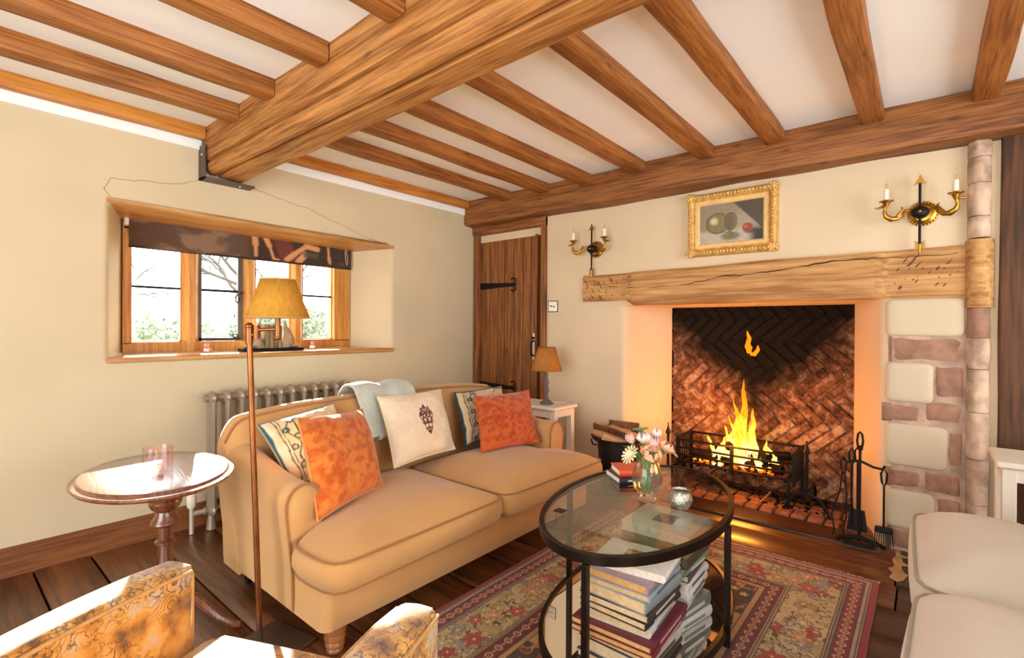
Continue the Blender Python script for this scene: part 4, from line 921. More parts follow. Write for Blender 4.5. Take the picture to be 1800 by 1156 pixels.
# ---------------- rug
def make_rug():
    x0, x1, y0, y1 = .80, 2.94, .17, 1.60; nx, ny = 520, 346
    xs = np.linspace(x0, x1, nx+1); ys = np.linspace(y0, y1, ny+1); Xg, Yg = np.meshgrid(xs, ys, indexing='ij')
    nz = NZ(31)
    d = np.minimum(np.minimum(Xg-x0, x1-Xg), np.minimum(Yg-y0, y1-Yg))
    along = np.where(np.minimum(Yg-y0, y1-Yg) < np.minimum(Xg-x0, x1-Xg), Xg, Yg)
    c = np.zeros(Xg.shape+(3,)); c[:] = hexc('#c49a58')
    # field: gold with scrolling vines, dark spandrels
    f1 = fbm(nz, Xg*14, Yg*14, 3); put(c, sm(.022-np.abs(f1-.47), 0, .012), '#5a3d22'); put(c, sm(.018-np.abs(f1-.56), 0, .01)*.8, '#7a4a25')
    f2 = fbm(nz, Xg*9+30, Yg*9+30, 2); put(c, sm(f2, .52, .56)*.7, '#a9742f'); put(c, sm(f2, .60, .63)*.9, '#9c4a26')
    cx, cy = (x0+x1)/2, (y0+y1)/2
    sp_ = np.abs(Xg-cx)/1.0+np.abs(Yg-cy)/.46+.12*np.sin(np.arctan2(Yg-cy, Xg-cx)*10)
    dark = sm(sp_, .93, .95); put(c, dark*(1-sm(sp_, 1.6, 1.62))*.9, '#2b2126')
    f3 = fbm(nz, Xg*22+11, Yg*22+3, 2); put(c, dark*sm(.05-np.abs(f3-.42), 0, .02), '#c08a48'); put(c, dark*sm(f3, .50, .54), '#9a3f2a')
    r_ = random.Random(4)
    for k in range(120):
        bx, by = r_.uniform(x0+.4, x1-.4), r_.uniform(y0+.4, y1-.4); rr = np.hypot(Xg-bx, Yg-by); t = np.arctan2(Yg-by, Xg-bx)
        R_ = r_.uniform(.018, .032)*(1+.25*np.cos(5*t)); put(c, sm(R_-rr, 0, .004), r_.choice(['#a8452c', '#d8ad6a', '#7d2a22', '#c07a3a'])); put(c, sm(.004-np.abs(rr-R_), 0, .003), '#3a251a'); put(c, sm(.008-rr, 0, .004), '#e3c58c')
    def band(a, b, col): put(c, ((d >= a) & (d < b)).astype(float), col)
    band(.40, .425, '#b9905c'); band(.335, .40, '#6e1f22'); band(.315, .335, '#b79a70'); band(.125, .315, '#c5ad7c'); band(.105, .125, '#b7a083'); band(.045, .105, '#7d2326'); band(.02, .045, '#b39a86'); band(0, .02, '#9c2b2a')
    def edge(a): put(c, sm(.0035-np.abs(d-a), 0, .002), '#3b2520')
    for a in (.02, .045, .105, .125, .315, .335, .40, .425, .03, .114, .325): edge(a)
    # guard diapers
    for a, b, per in ((.045, .105, .05), (.335, .40, .055)):
        mid = (a+b)/2; ph = (along % per)/per-.5; q = np.hypot(ph*per*1.1, d-mid); inb = ((d > a+.004) & (d < b-.004))
        put(c, inb*sm(.004-np.abs(q-.014), 0, .003), '#d9b58a'); put(c, inb*sm(.006-q, 0, .004), '#d8a070')
        ph2 = ((along+per/2) % per)/per-.5; q2 = np.abs(ph2*per)+np.abs(d-mid)*1.2; put(c, inb*sm(.011-q2, 0, .004), '#c48a62')
    # main border: sprays with outlines
    inb = ((d > .128) & (d < .312)).astype(float)
    g = fbm(nz, Xg*24+2, Yg*24+7, 2); put(c, inb*sm(.030-np.abs(g-.40), 0, .01), '#5b4730'); put(c, inb*sm(.02-np.abs(fbm(nz, Xg*40+9, Yg*40+4, 2)-.42), 0, .012)*.8, '#6b4a30'); put(c, inb*sm(g, .47, .53)*.75, '#a7935a'); put(c, inb*sm(.012-np.abs(g-.50), 0, .008)*.9, '#57452f')
    for k in range(150):
        s_ = r_.random()
        if s_ < .35: bx, by = r_.uniform(x0, x1), y0+.22+r_.uniform(-.06, .06)
        elif s_ < .7: bx, by = r_.uniform(x0, x1), y1-.22+r_.uniform(-.06, .06)
        else: bx, by = x1-.22+r_.uniform(-.06, .06), r_.uniform(y0, y1)
        rr = np.hypot(Xg-bx, Yg-by); t = np.arctan2(Yg-by, Xg-bx)+r_.uniform(0, 6); R_ = r_.uniform(.022, .042)*(1+.3*np.cos(6*t))
        col = r_.choice(['#b04636', '#c8b98d', '#d3a06c', '#a83a30', '#a39a88', '#b9a060', '#c05a44'])
        put(c, inb*sm(R_-rr, 0, .004), col); put(c, inb*sm(.0035-np.abs(rr-R_), 0, .003), '#4a3024'); put(c, inb*sm(.003-np.abs(rr-R_*.55), 0, .003), '#6a3428'); put(c, inb*sm(.007-rr, 0, .003), '#e5cf9f')
    wear = fbm(nz, Xg*60, Yg*60, 2); c *= (.80+.4*wear)[..., None]; w2 = fbm(nz, Xg*3+8, Yg*3+1, 3); c *= (.85+.3*w2)[..., None]
    Zg = .009+.0015*wear+.003*sm(w2, .45, .7); Zg = np.where(d < .001, .002, Zg)
    Xw = Xg+.008*np.sin(Yg*5)*(Xg > x1-.3)
    k = ny+1; mb = MB(); mb.v = list(map(tuple, np.stack([Xw-cx, Yg-cy, Zg], -1).reshape(-1, 3)))
    mb.f = [(i*k+j, (i+1)*k+j, (i+1)*k+j+1, i*k+j+1) for i in range(nx) for j in range(ny)]
    rug = E('rug', (cx, cy, 0), 'worn persian rug with red floral borders under the coffee table', 'rug')
    o = O('rug_pile', mb, MAT['vrug'], rug, ang=0, recalc=False); colattr(o, c.reshape(-1, 3))
    fm = MB()
    for i in range(180):
        y = y0-cy+(y1-y0)*i/179; l = r_.uniform(.012, .03); fm.tube([(x1-cx-.004+.008*math.sin((y+cy)*5), y, .006), (x1-cx+l*.6+.006, y+r_.uniform(-.006, .006), .006), (x1-cx+l, y+r_.uniform(-.01, .01), .003)], .0022, 4)
    tag(O('fringe', fm, fabric('fringe_wool', '#c9b592'), rug), kind='stuff')
    for s_ in (y0-cy, y1-cy):
        O('selvedge', MB().tube([(x0-cx+(x1-x0)*i/40, s_+.003*n3((i*.4, s_*9, 1)), .005) for i in range(41)], .005, 6), MAT['selv'], rug)
make_rug()

# ---------------- oval coffee table
A_, B_ = .597, .343
ct = E('coffee_table', (1.94, .913, .012), 'oval black metal coffee table with glass top and mirrored shelf', 'coffee table', 5)
def rimring(a, b, z0, z1, t, n=72):
    m = MB(); rings = []
    for k in range(n+1):
        q = 2*PI*k/n; c, s = math.cos(q), math.sin(q)
        rings.append([(a*c, b*s, z0), (a*c, b*s, z1), ((a-t)*c, (b-t)*s, z1), ((a-t)*c, (b-t)*s, z1-.008), ((a-t*.5)*c, (b-t*.5)*s, z1-.009), ((a-t*.5)*c, (b-t*.5)*s, z0)])
    return m.loft(rings, True, False)
O('top_rim', rimring(A_, B_, .458, .492, .02), MAT['blackmetal'], ct, bevel=.002)
O('shelf_rim', rimring(A_, B_, .045, .078, .02), MAT['blackmetal'], ct, bevel=.002)
def disc(a, b, z0, z1): m = MB().lathe([(1, z0), (1, z1)], 72); m.v = [(x*a, y*b, z) for x, y, z in m.v]; return m
O('glass_top', disc(A_-.018, B_-.018, .480, .488), MAT['tglass'], ct, ang=30)
O('mirror_shelf', disc(A_-.012, B_-.012, .062, .071), MAT['mirror'], ct, ang=30)
for q in (186, 270, 6, 90):
    c, s = math.cos(R(q)), math.sin(R(q)); O('leg', MB().box(((A_-.004)*c, (B_-.004)*s, .229), (.022, .022, .458)), MAT['blackmetal'], ct, bevel=.002)
O('cross_bar', MB().bb(-A_+.02, A_-.02, -.009, .009, .048, .062).bb(-.009, .009, -B_+.02, B_-.02, .048, .0615), MAT['blackmetal'], ct)
for x, y in ((-.31, .215), (.31, -.215), (.31, .215)): O('glass_clip', MB().bb(x-.02, x+.02, y-.02, y+.02, .4885, .4905), MAT['blackmetal'], ct, rz=0)

# ---------------- books
PAGES = {}
def page(col):
    if col not in PAGES: PAGES[col] = simple('pages_'+col[1:], col, .85, var=.12, vscale=60, bump=.3, bscale=200)
    return PAGES[col]
COVERS = {}
def cover(col):
    if col not in COVERS: COVERS[col] = simple('cover_'+col[1:], col, .42, var=.06, vscale=30)
    return COVERS[col]
def book(loc, wd, dp, th, col, rz, label, group, pages='#d9bb8c', hard=True, spine='y', label_strip=None, print_col=None):
    """lies flat: spine on the -y side, wd along x, dp along y"""
    b = E('book', loc, label, 'book', rz, group); ct_ = .0028 if hard else .0012; o_ = .004 if hard else .0005
    m = MB(); m.bb(-wd/2, wd/2, -dp/2, dp/2, 0, ct_); m.bb(-wd/2, wd/2, -dp/2, dp/2, th-ct_, th)
    m.loft([[(x, -dp/2+.001, 0), (x, -dp/2-.004, th*.2), (x, -dp/2-.006, th*.5), (x, -dp/2-.004, th*.8), (x, -dp/2+.001, th), (x, -dp/2+.003, th*.5)] for x in (-wd/2, wd/2)])
    O('cover', m, cover(col), b, ang=50)
    O('pages', MB().bb(-wd/2+o_, wd/2-o_, -dp/2+.002, dp/2-o_, ct_, th-ct_), page(pages), b, ang=0)
    if label_strip: O('spine_print', MB().bb(-wd*.3, wd*.28, -dp/2-.0075, -dp/2-.0055, th*.36, th*.64), cover(label_strip), b, ang=0)
    if print_col: O('cover_picture', MB().bb(-wd*.18, wd*.2, -dp*.14, dp*.16, th, th+.0006), print_col, b, ang=0)
    return b
picm = simple('cover_print_sepia', '#a87f45', .5, var=.7, vscale=45); picg = simple('cover_print_grey', '#6f6a66', .5, var=.6, vscale=30)
z = .0855
stackA = [(.30, .255, .026, '#3a3a3c', 1, '#d8bd93', None, 'thick dark book at the bottom of the near stack'), (.28, .25, .038, '#c9c6bd', -1, '#e0c79d', '#4b4b50', 'wide pale book second from the bottom of near stack'),
          (.275, .25, .030, '#2e2c2e', 0, '#d9bd8f', '#b5b5b0', 'black spined book below the maroon pair'), (.325, .285, .021, '#7a2a35', 3, '#d3a766', '#c9a9b5', 'lower maroon hardback of the near stack'),
          (.325, .285, .022, '#6d2438', 2, '#d9b070', '#c9a9b5', 'upper maroon hardback of the near stack'), (.255, .235, .030, '#cdd6d8', 4, '#dfc394', '#8c9398', 'pale blue torn-jacket book above maroon hardbacks'),
          (.27, .245, .024, '#26282d', -1, '#e2c79c', '#c7c7c2', 'black jacket book in the middle of near stack'), (.275, .25, .026, '#3d3434', 1, '#e4caa0', '#cfcac0', 'dark photo-spined book in the near stack'),
          (.27, .248, .040, '#8c9aa2', -2, '#e0c294', None, 'thick grey-blue book in the near stack'), (.275, .25, .022, '#8fa3ad', 2, '#dcb87f', '#5b6a72', 'slim blue-grey book under the mauve book'),
          (.27, .245, .028, '#a48f9c', 0, '#d8a962', None, 'mauve jacket book under the white paperback'), (.19, .25, .024, '#f0ebe4', 7, '#eadcca', None, 'white paperback with sepia picture topping the near stack')]
for i, (wd, dp, th, col, rz, pg, ls, lb) in enumerate(stackA):
    book((1.615+(.0 if i < 11 else .0), .80+(.0 if i < 11 else -.02), z), wd, dp, th, col, rz, lb, 'near book stack', pg, i < 11, label_strip=ls, print_col=picm if i == 11 else None); z += th+.0004
z = .0855
stackB = [(.24, .255, .04, '#cfd3d2', -12, '#d9c7a5', '#7a8285', 'pale bottom book of the far stack'), (.235, .25, .05, '#6f7a74', -10, '#e3d8c4', '#c9d0c6', 'grey-green thick book in the far stack'), (.22, .235, .028, '#d6dde0', 4, '#e6dac6', '#8c9498', 'white spined book in far stack'),
          (.235, .25, .035, '#e2e6e8', 3, '#e6dac6', '#6a7076', 'white thick lettered-spine book in far stack'), (.24, .25, .034, '#dfe3e4', 1, '#e6dac6', '#5f656b', 'white book with grey spine print in far stack'), (.225, .24, .026, '#5c4450', 5, '#e2cfae', None, 'plum book in the far stack'),
          (.23, .25, .03, '#6f8f78', -2, '#dcc9a6', '#d8dcd0', 'green book in the far stack'), (.245, .26, .045, '#4a4238', 1, '#6d5f4a', None, 'dark brown thick book in the far stack'), (.26, .265, .042, '#8b8070', 0, '#8d7f68', None, 'taupe thick book under the pale top book'), (.255, .27, .034, '#dcd6c6', 1, '#cfc4ae', None, 'cream book with grey picture topping the far stack')]
for i, (wd, dp, th, col, rz, pg, ls, lb) in enumerate(stackB):
    book((1.925, .80, z), wd, dp, th, col, rz, lb, 'far book stack', pg, True, label_strip=ls, print_col=picg if i == 9 else None); z += th+.0004
ZT = .5005
book((2.20, 1.085, ZT), .20, .155, .022, '#1f1f22', -38, 'black paperback with red jacket below orange book on glass', 'books on the glass top', '#e8e0d2', False, label_strip='#cfc7bb')
book((2.22, 1.085, ZT+.0225), .19, .14, .028, '#d9502a', -44, 'orange-red book lying on the glass behind the vase', 'books on the glass top', '#f0ebe2')

# ---------------- glass vase with tulips
vx, vy = 1.956, .897
va = E('vase', (vx, vy, ZT), 'clear bulbous glass vase on the coffee table', 'vase')
O('vase_glass', MB().lathe([(.02, 0), (.036, .0), (.037, .006), (.026, .016), (.030, .028), (.052, .05), (.062, .08), (.060, .11), (.050, .145), (.044, .158), (.041, .158), (.047, .143), (.057, .11), (.059, .08), (.048, .052), (.02, .036), (.002, .034)], 32), MAT['clear'], va)
O('water', MB().lathe([(.02, .038), (.047, .054), (.0575, .08), (.0572, .098), (.001, .098)], 28), MAT['water'], va)
petal = {'pink': simple('petal_pink', '#eab3a8', .5, var=.15, vscale=30), 'peach': simple('petal_peach', '#eab08a', .5, var=.15, vscale=30), 'white': simple('petal_white', '#f1ded2', .5, var=.08, vscale=30), 'yellow': simple('petal_cream', '#e9dfae', .5, var=.1, vscale=30), 'green': MAT['leaf']}
def bloom(kind, r, h):
    m = MB()
    if kind == 'daisy':
        for k in range(14):
            a = 2*PI*k/14; l = r*1.25
            m.loft([[(math.cos(a)*q-math.sin(a)*s*wd_, math.sin(a)*q+math.cos(a)*s*wd_, z_+.002*t_) for s, t_ in ((-1, 0), (0, 1), (1, 0), (0, -1))] for q, wd_, z_ in ((.004, .002, 0), (l*.5, .0045, h*.28), (l*.95, .005, h*.36), (l*1.05, .002, h*.33))])
        return m
    for k in range(6):
        a0 = 2*PI*k/6+(.2 if k % 2 else 0); rr_ = r*(.82 if k % 2 else 1.0); rings = []
        for q in range(7):
            t = q/6; rad_ = rr_*(.25+.9*math.sin(min(1, t*1.25)*PI*.55))*(1-.42*max(0, t-.65)/.35); hw = .75*(1-abs(t-.45)**1.5*1.5)
            rings.append([(rad_*math.cos(a0+hw*s), rad_*math.sin(a0+hw*s), h*t-.006*abs(s)*t) for s in (-1, -.5, 0, .5, 1)]+[((rad_-.003)*math.cos(a0+hw*s), (rad_-.003)*math.sin(a0+hw*s), h*t-.006*abs(s)*t) for s in (1, .5, 0, -.5, -1)])
        m.loft(rings)
    return m
def flower(name, label, head, kind, pet, r, h, tilt, leafn=1):
    hd = Vector(head); root = E(name, (vx, vy, ZT+.041), label, 'flower', 0, 'flowers in the vase')
    off = Vector((hd.x*.25, hd.y*.25, .0)); base = Vector((-hd.x*.22, -hd.y*.22, .0))
    neck = Vector((hd.x*.40, hd.y*.40, .118)); base.x = max(-.02, min(.02, base.x)); base.y = max(-.02, min(.02, base.y))
    if neck.xy.length > .03: k = .03/neck.xy.length; neck.x *= k; neck.y *= k
    pts = [base, base.lerp(neck, .5), neck, neck.lerp(hd, .6)+Vector((0, 0, .008)), hd]
    O('stem', MB().tube(pts, .0028, 6), MAT['stem'], root)
    d = (hd-neck).normalized(); q = d.to_track_quat('Z', 'Y').to_matrix().to_4x4()
    O('bloom', MB().add(bloom(kind, r, h).v, bloom(kind, r, h).f, T(*hd) @ q), petal[pet], root, ang=60)
    for k in range(leafn):
        a = math.atan2(hd.y, hd.x)+(.6 if k else -.5); L_ = .11; m = MB()
        b0 = neck; e = b0+Vector((math.cos(a)*L_*.7, math.sin(a)*L_*.7, L_*.55)); s_ = Vector((-math.sin(a), math.cos(a), 0))
        rings = []
        for q_ in range(6):
            t = q_/5; p_ = b0.lerp(e, t)+Vector((0, 0, .02*math.sin(t*PI))); w_ = .014*math.sin(min(.97, t*.85+.12)*PI)
            rings.append([p_-s_*w_, p_+Vector((0, 0, -.002)), p_+s_*w_, p_+Vector((0, 0, .0012))])
        O('leaf', m.loft(rings), MAT['leaf'], root)
    return root
# x' (image right) runs along (.643,-.766); heads given as (right, towards viewer, height)
def hpos(r_, t_, z_): return (r_*.643-t_*.766, -r_*.766-t_*.643, z_)
FL = [('tulip', 'open peach tulip leaning to the front of the bouquet', (-.002, .055, .150), 'tulip', 'peach', .036, .056, 0), ('tulip', 'pink tulip bud pointing up in the bouquet centre', (.012, .03, .180), 'tulip', 'pink', .024, .056, 0),
      ('tulip', 'pale pink tulip bud at the upper left of bouquet', (-.062, .01, .196), 'tulip', 'pink', .019, .05, 0), ('tulip', 'peach tulip at the right of the bouquet', (.055, .03, .168), 'tulip', 'peach', .033, .052, 0),
      ('tulip', 'white tulip at the upper middle of bouquet', (-.018, .02, .200), 'tulip', 'white', .030, .048, 0), ('tulip', 'blush tulip bud at the upper right of bouquet', (.034, -.01, .208), 'tulip', 'white', .022, .05, 0),
      ('daisy', 'cream spidery chrysanthemum at the left of bouquet', (-.072, .035, .150), 'daisy', 'yellow', .032, .05, 0), ('daisy', 'cream spidery chrysanthemum at the right edge of bouquet', (.088, .0, .160), 'daisy', 'yellow', .030, .05, 0),
      ('daisy', 'green spidery chrysanthemum at the top of bouquet', (-.022, -.02, .235), 'daisy', 'green', .026, .05, 0)]
for nm, lb, hp, kd, pt, r_, h_, tl in FL: flower(nm if nm == 'tulip' else 'chrysanthemum', lb, hpos(*hp), kd, pt, r_, h_, tl, 2 if nm == 'tulip' else 0)
# silvered votive
sv = E('votive_holder', (1.955, .752, ZT), 'round silvered glass votive holder beside the vase', 'candle holder')
O('bowl', MB().lathe([(.015, 0), (.028, .002), (.042, .02), (.046, .038), (.040, .058), (.034, .066), (.036, .074), (.033, .074), (.031, .066), (.036, .056), (.041, .038), (.036, .02), (.002, .014)], 28), MAT['silverglass'], sv)
O('tealight', MB().lathe([(.019, .015), (.0195, .03), (.016, .031), (.001, .029)], 18), MAT['wax'], sv)

# ---------------- white side tables and the small lamp
def side_table(loc, wx, wy, ht, label):
    t = E('side_table', loc, label, 'side table')
    O('table_top', MB().bb(-wx/2, wx/2, -wy/2, wy/2, ht-.028, ht), MAT['tablewhite'], t, bevel=.008)
    O('apron', MB().bb(-wx/2+.022, wx/2-.022, -wy/2+.022, wy/2-.022, ht-.085, ht-.027), MAT['tablewhite'], t, bevel=.003)
    for sx in (-1, 1):
        for sy in (-1, 1): O('leg', MB().box((sx*(wx/2-.042), sy*(wy/2-.042), (ht-.03)/2), (.045, .045, ht-.03)), MAT['tablewhite'], t, bevel=.003)
    O('shelf', MB().bb(-wx/2+.03, wx/2-.03, -wy/2+.03, wy/2-.03, .12, .14), MAT['tablewhite'], t)
    return t
side_table((3.175, 2.34, 0), .31, .46, .62, 'white painted side table under the apricot lamp')
side_table((3.13, -.47, 0), .36, .48, .66, 'white painted side table behind the cream sofa')
tl = E('table_lamp', (3.15, 2.285, .6205), 'small grey turned lamp with apricot shade by the door', 'table lamp')
O('lamp_base', MB().lathe([(.05, 0), (.053, .006), (.05, .014), (.038, .022), (.022, .034), (.014, .05), (.012, .075), (.018, .095), (.021, .11), (.016, .13), (.013, .15), (.019, .165), (.019, .175), (.012, .19), (.010, .23), (.012, .245)], 24), MAT['lampgrey'], tl)
O('lamp_fitting', MB().cyl((0, 0, .24), (0, 0, .30), .009), MAT['brass'], tl)
O('bulb', MB().lathe([(.01, .30), (.02, .32), (.024, .34), (.016, .36), (.003, .37)], 14), MAT['wax'], tl)
s2 = O('lamp_shade', shade(.122, .068, .262, .445, (0, 0, 0)), MAT['shade2'], tl, solid=.002)
O('shade_ring', MB().tube([(.068*math.cos(k*PI/12), .068*math.sin(k*PI/12), .444) for k in range(24)], .002, 5, closed=True).tube([(.122*math.cos(k*PI/12), .122*math.sin(k*PI/12), .263) for k in range(24)], .002, 5, closed=True).cyl((-.066, 0, .43), (.066, 0, .43), .0015, n=6).cyl((0, 0, .36), (0, 0, .43), .002, n=6), MAT['brass'], s2)
O('cord', MB().tube([(.05, 0, .006), (.09, -.03, .005), (.12, -.08, .005), (.125, -.12, .02)], .0025, 6), MAT['tablewhite'], tl)

# ---------------- switch plate
sw = E('light_switch', (F, 2.474, 1.402), 'square nickel light switch plate beside the door', 'switch')
O('plate', MB().bb(-.009, .0, -.045, .045, -.045, .045), MAT['switch'], sw, bevel=.004)
O('plate_edge', MB().bb(-.006, .001, -.049, .049, -.049, .049), MAT['iron'], sw, bevel=.002)
for y, a in ((.015, .6), (-.012, -.5)): O('toggle', MB().tube([(-.008, y, .0), (-.02, y+.008*a, .012*a)], [.006, .004], 8), MAT['iron'], sw)

# ---------------- painting
pa = E('painting', (F, 1.013, 1.932), 'still life painting of metal pot and apples in a gilt frame', 'painting')
n_, m_y = 96, 72; U, V = np.meshgrid(np.linspace(0, 1, n_+1), np.linspace(0, 1, m_y+1), indexing='ij')   # U: left to right as seen, V up
pc = np.zeros(U.shape+(3,)); pc[:] = hexc('#8d8068'); nz = NZ(3)
put(pc, sm(U-V*.55, .12, .35)*.6, '#a59883'); put(pc, sm(.38-V, 0, .12), '#b3a68f')
put(pc, sm((U-.55)-(1-V)*.62+.02, -.02, .02), '#4d4434'); put(pc, sm(U, .72, .9)*sm(.42-V, 0, .2), '#2f2a20')
put(pc, sm(.09-np.hypot((U-.80)/1.6, V-.24), 0, .06)*.8, '#352c20'); put(pc, sm(.14-np.hypot((U-.50)/1.4, V-.16), 0, .08)*.7, '#4a4131')
pot = np.hypot((U-.30)/.19, (V-.50)/.26); put(pc, sm(1.02-pot, 0, .06), '#7b7148'); put(pc, sm(.8-np.hypot((U-.24)/.12, (V-.56)/.16), 0, .6), '#cdbf8c'); put(pc, sm(pot, .78, 1)*(pot < 1.02)*.6, '#3c3622')
mo = np.hypot((U-.50)/.115, (V-.52)/.24); put(pc, sm(1-mo, 0, .06), '#6a5b46'); put(pc, sm(.03-np.abs(mo-1.02), 0, .03), '#b3a477'); put(pc, (mo < .95)*sm(U, .48, .6)*.5, '#857558')
for ax, ay, ar, ca, cb in ((.48, .19, .085, '#6f6a35', '#a79350'), (.76, .33, .095, '#8c4526', '#c47a4d')):
    q = np.hypot((U-ax)/.8, (V-ay)*.95); put(pc, sm(ar*1.12-q, 0, .012), ca); put(pc, sm(ar*.6-np.hypot((U-ax+.03)/.8, V-ay-.02), 0, .06)*.8, cb)
pc *= (.85+.3*fbm(nz, U*18, V*18))[..., None]
m = MB(); m.v = [(-.028, .205-.41*u_, -.135+.27*v_) for u_, v_ in zip(U.ravel(), V.ravel())]; k = m_y+1
m.f = [(i*k+j, (i+1)*k+j, (i+1)*k+j+1, i*k+j+1) for i in range(n_) for j in range(m_y)]
o = O('canvas', m, MAT['vpaint'], pa, ang=0); colattr(o, pc.reshape(-1, 3))
def frame_ring(prof, y, z):
    m = MB(); rings = []
    for sy, sz in ((1, 1), (-1, 1), (-1, -1), (1, -1), (1, 1)): rings.append([(x_, sy*(y+d_), sz*(z+d_)) for d_, x_ in prof])
    return m.loft(rings, True, False)
O('frame', frame_ring([(0, -.026), (.004, -.034), (.030, -.036), (.034, -.030), (.040, -.038), (.050, -.048), (.062, -.052), (.072, -.046), (.078, -.034), (.080, -.002), (.0, -.002)], .205, .135), MAT['gilt'], pa, ang=30)
O('slip', frame_ring([(-.004, -.029), (-.004, -.031), (.006, -.037), (.022, -.0372), (.022, -.029)], .205, .135), MAT['giltin'], pa, ang=30)
for sy in (-1, 1):
    for sz in (-1, 1):
        m = MB(); m.ell((-.046, sy*.262, sz*.192), (.016, .030, .030), 12, 8)
        for q in range(7): a = 2*PI*q/7; m.ell((-.052, sy*.262+.024*math.cos(a), sz*.192+.024*math.sin(a)), (.010, .011, .011), 8, 6)
        O('corner_ornament', m, MAT['gilt'], pa, ang=60)
for y0_, z0_, L_, ax in ((0, .192, .44, 0), (0, -.192, .44, 0), (.262, 0, .30, 1), (-.262, 0, .30, 1)):
    m = MB(); nn = int(L_/.022)
    for q in range(nn):
        t = (q+.5)/nn*L_-L_/2; bigger = 1.35 if abs(t) < .05 else 1
        c_ = (-.050, y0_+t, z0_) if ax == 0 else (-.050, y0_, z0_+t); rs = (.011*bigger, .010, .012*bigger) if ax == 0 else (.011*bigger, .012*bigger, .010); m.ell(c_, rs, 8, 6)
    O('carved_leaf_band', m, MAT['gilt'], pa, ang=60)

# ---------------- sconces
def sconce(y, zc, label):
    s = E('wall_sconce', (F, y, zc), label, 'wall light', 0, 'brass swan sconces')
    m = MB().lathe([(.001, 0), (.062, 0), (.066, .006), (.060, .012), (.050, .014), (.040, .024), (.001, .028)], 32, m=T(0, -.012, -.0) @ RY(-90)); O('backplate', m, MAT['brass'], s)
    m = MB()
    for k in range(26): a = 2*PI*k/26; m.ell((-.011, -.012+.062*math.cos(a), .062*math.sin(a)), (.006, .006, .006), 6, 5)
    O('bead_rim', m, MAT['brass'], s)
    b_o = O('boss', MB().ell((-.062, 0, 0), (.030, .040, .034), 20, 12).cyl((-.02, 0, 0), (-.06, 0, 0), .018), MAT['iron'], s); O('boss_stud', MB().ell((-.093, 0, 0), (.006, .008, .008), 10, 6), MAT['brass'], b_o)
    ar = O('arrow_shaft', MB().cyl((-.062, 0, -.17), (-.062, 0, .155), .0065, n=10), MAT['iron'], s)
    m = MB(); m.loft([[(-.062+.004*q, yy_, zz_) for yy_, zz_ in ((0, .205), (-.008, .18), (-.026, .148), (-.008, .156), (.008, .156), (.026, .148), (.008, .18))] for q in (-1, 1)]); O('arrow_head', m, MAT['brass'], s)
    m = MB()
    for k in range(7):
        zz_ = -.155-.008*k
        for sd in (-1, 1): m.tube([(-.062, 0, zz_-.012), (-.062, sd*.021, zz_)], [.0035, .0022], 6)
    m.cyl((-.062, 0, -.14), (-.062, 0, -.222), .005, n=8); O('arrow_fletching', m, MAT['brass'], s)
    for sd in (-1, 1):
        pts = [(-.05, sd*.03, 0), (-.06, sd*.055, .018), (-.072, sd*.07, .008), (-.080, sd*.075, -.012), (-.088, sd*.095, -.026), (-.097, sd*.120, -.028), (-.104, sd*.142, -.012), (-.108, sd*.150, .012), (-.108, sd*.146, .034), (-.11, sd*.155, .045), (-.115, sd*.178, .036), (-.118, sd*.195, .040)]
        am = O('swan_arm', MB().tube(pts, [.008, .008, .007, .008, .012, .016, .013, .009, .008, .009, .005, .002], 10), MAT['brass'], s)
        m = MB()
        for k in range(4): m.tube([(-.085-.004*k, sd*(.085+.004*k), -.02), (-.085, sd*(.080-.004*k), .005+.006*k), (-.082, sd*(.068+.004*k), .022+.005*k)], [.008, .006, .002], 6)
        O('swan_wing', m, MAT['brass'], am)
        O('drip_pan', MB().lathe([(.006, .035), (.012, .05), (.018, .062), (.032, .068), (.034, .072), (.018, .072), (.015, .078), (.001, .078)], 24, (-.108, sd*.142, 0)), MAT['brass'], s)
        cn = O('candle_tube', MB().lathe([(.0115, .074), (.012, .076), (.0115, .135), (.007, .138), (.001, .138)], 16, (-.108, sd*.142, 0)), MAT['wax'], s)
        bu = O('bulb', MB().lathe([(.006, .137), (.010, .150), (.0115, .162), (.009, .178), (.004, .194), (.001, .200)], 16, (-.108, sd*.142, 0)), MAT['bulb'], s)
        O('filament', MB().tube([(-.110, sd*.142-.003, .142), (-.110, sd*.142-.002, .165), (-.106, sd*.142+.002, .165), (-.106, sd*.142+.003, .142)], .0008, 5), MAT['brass'], bu)
    return s
sconce(2.06, 1.85, 'brass swan twin-candle sconce with arrow left of the painting')
sconce(.035, 1.85, 'brass swan twin-candle sconce with arrow right of the painting')

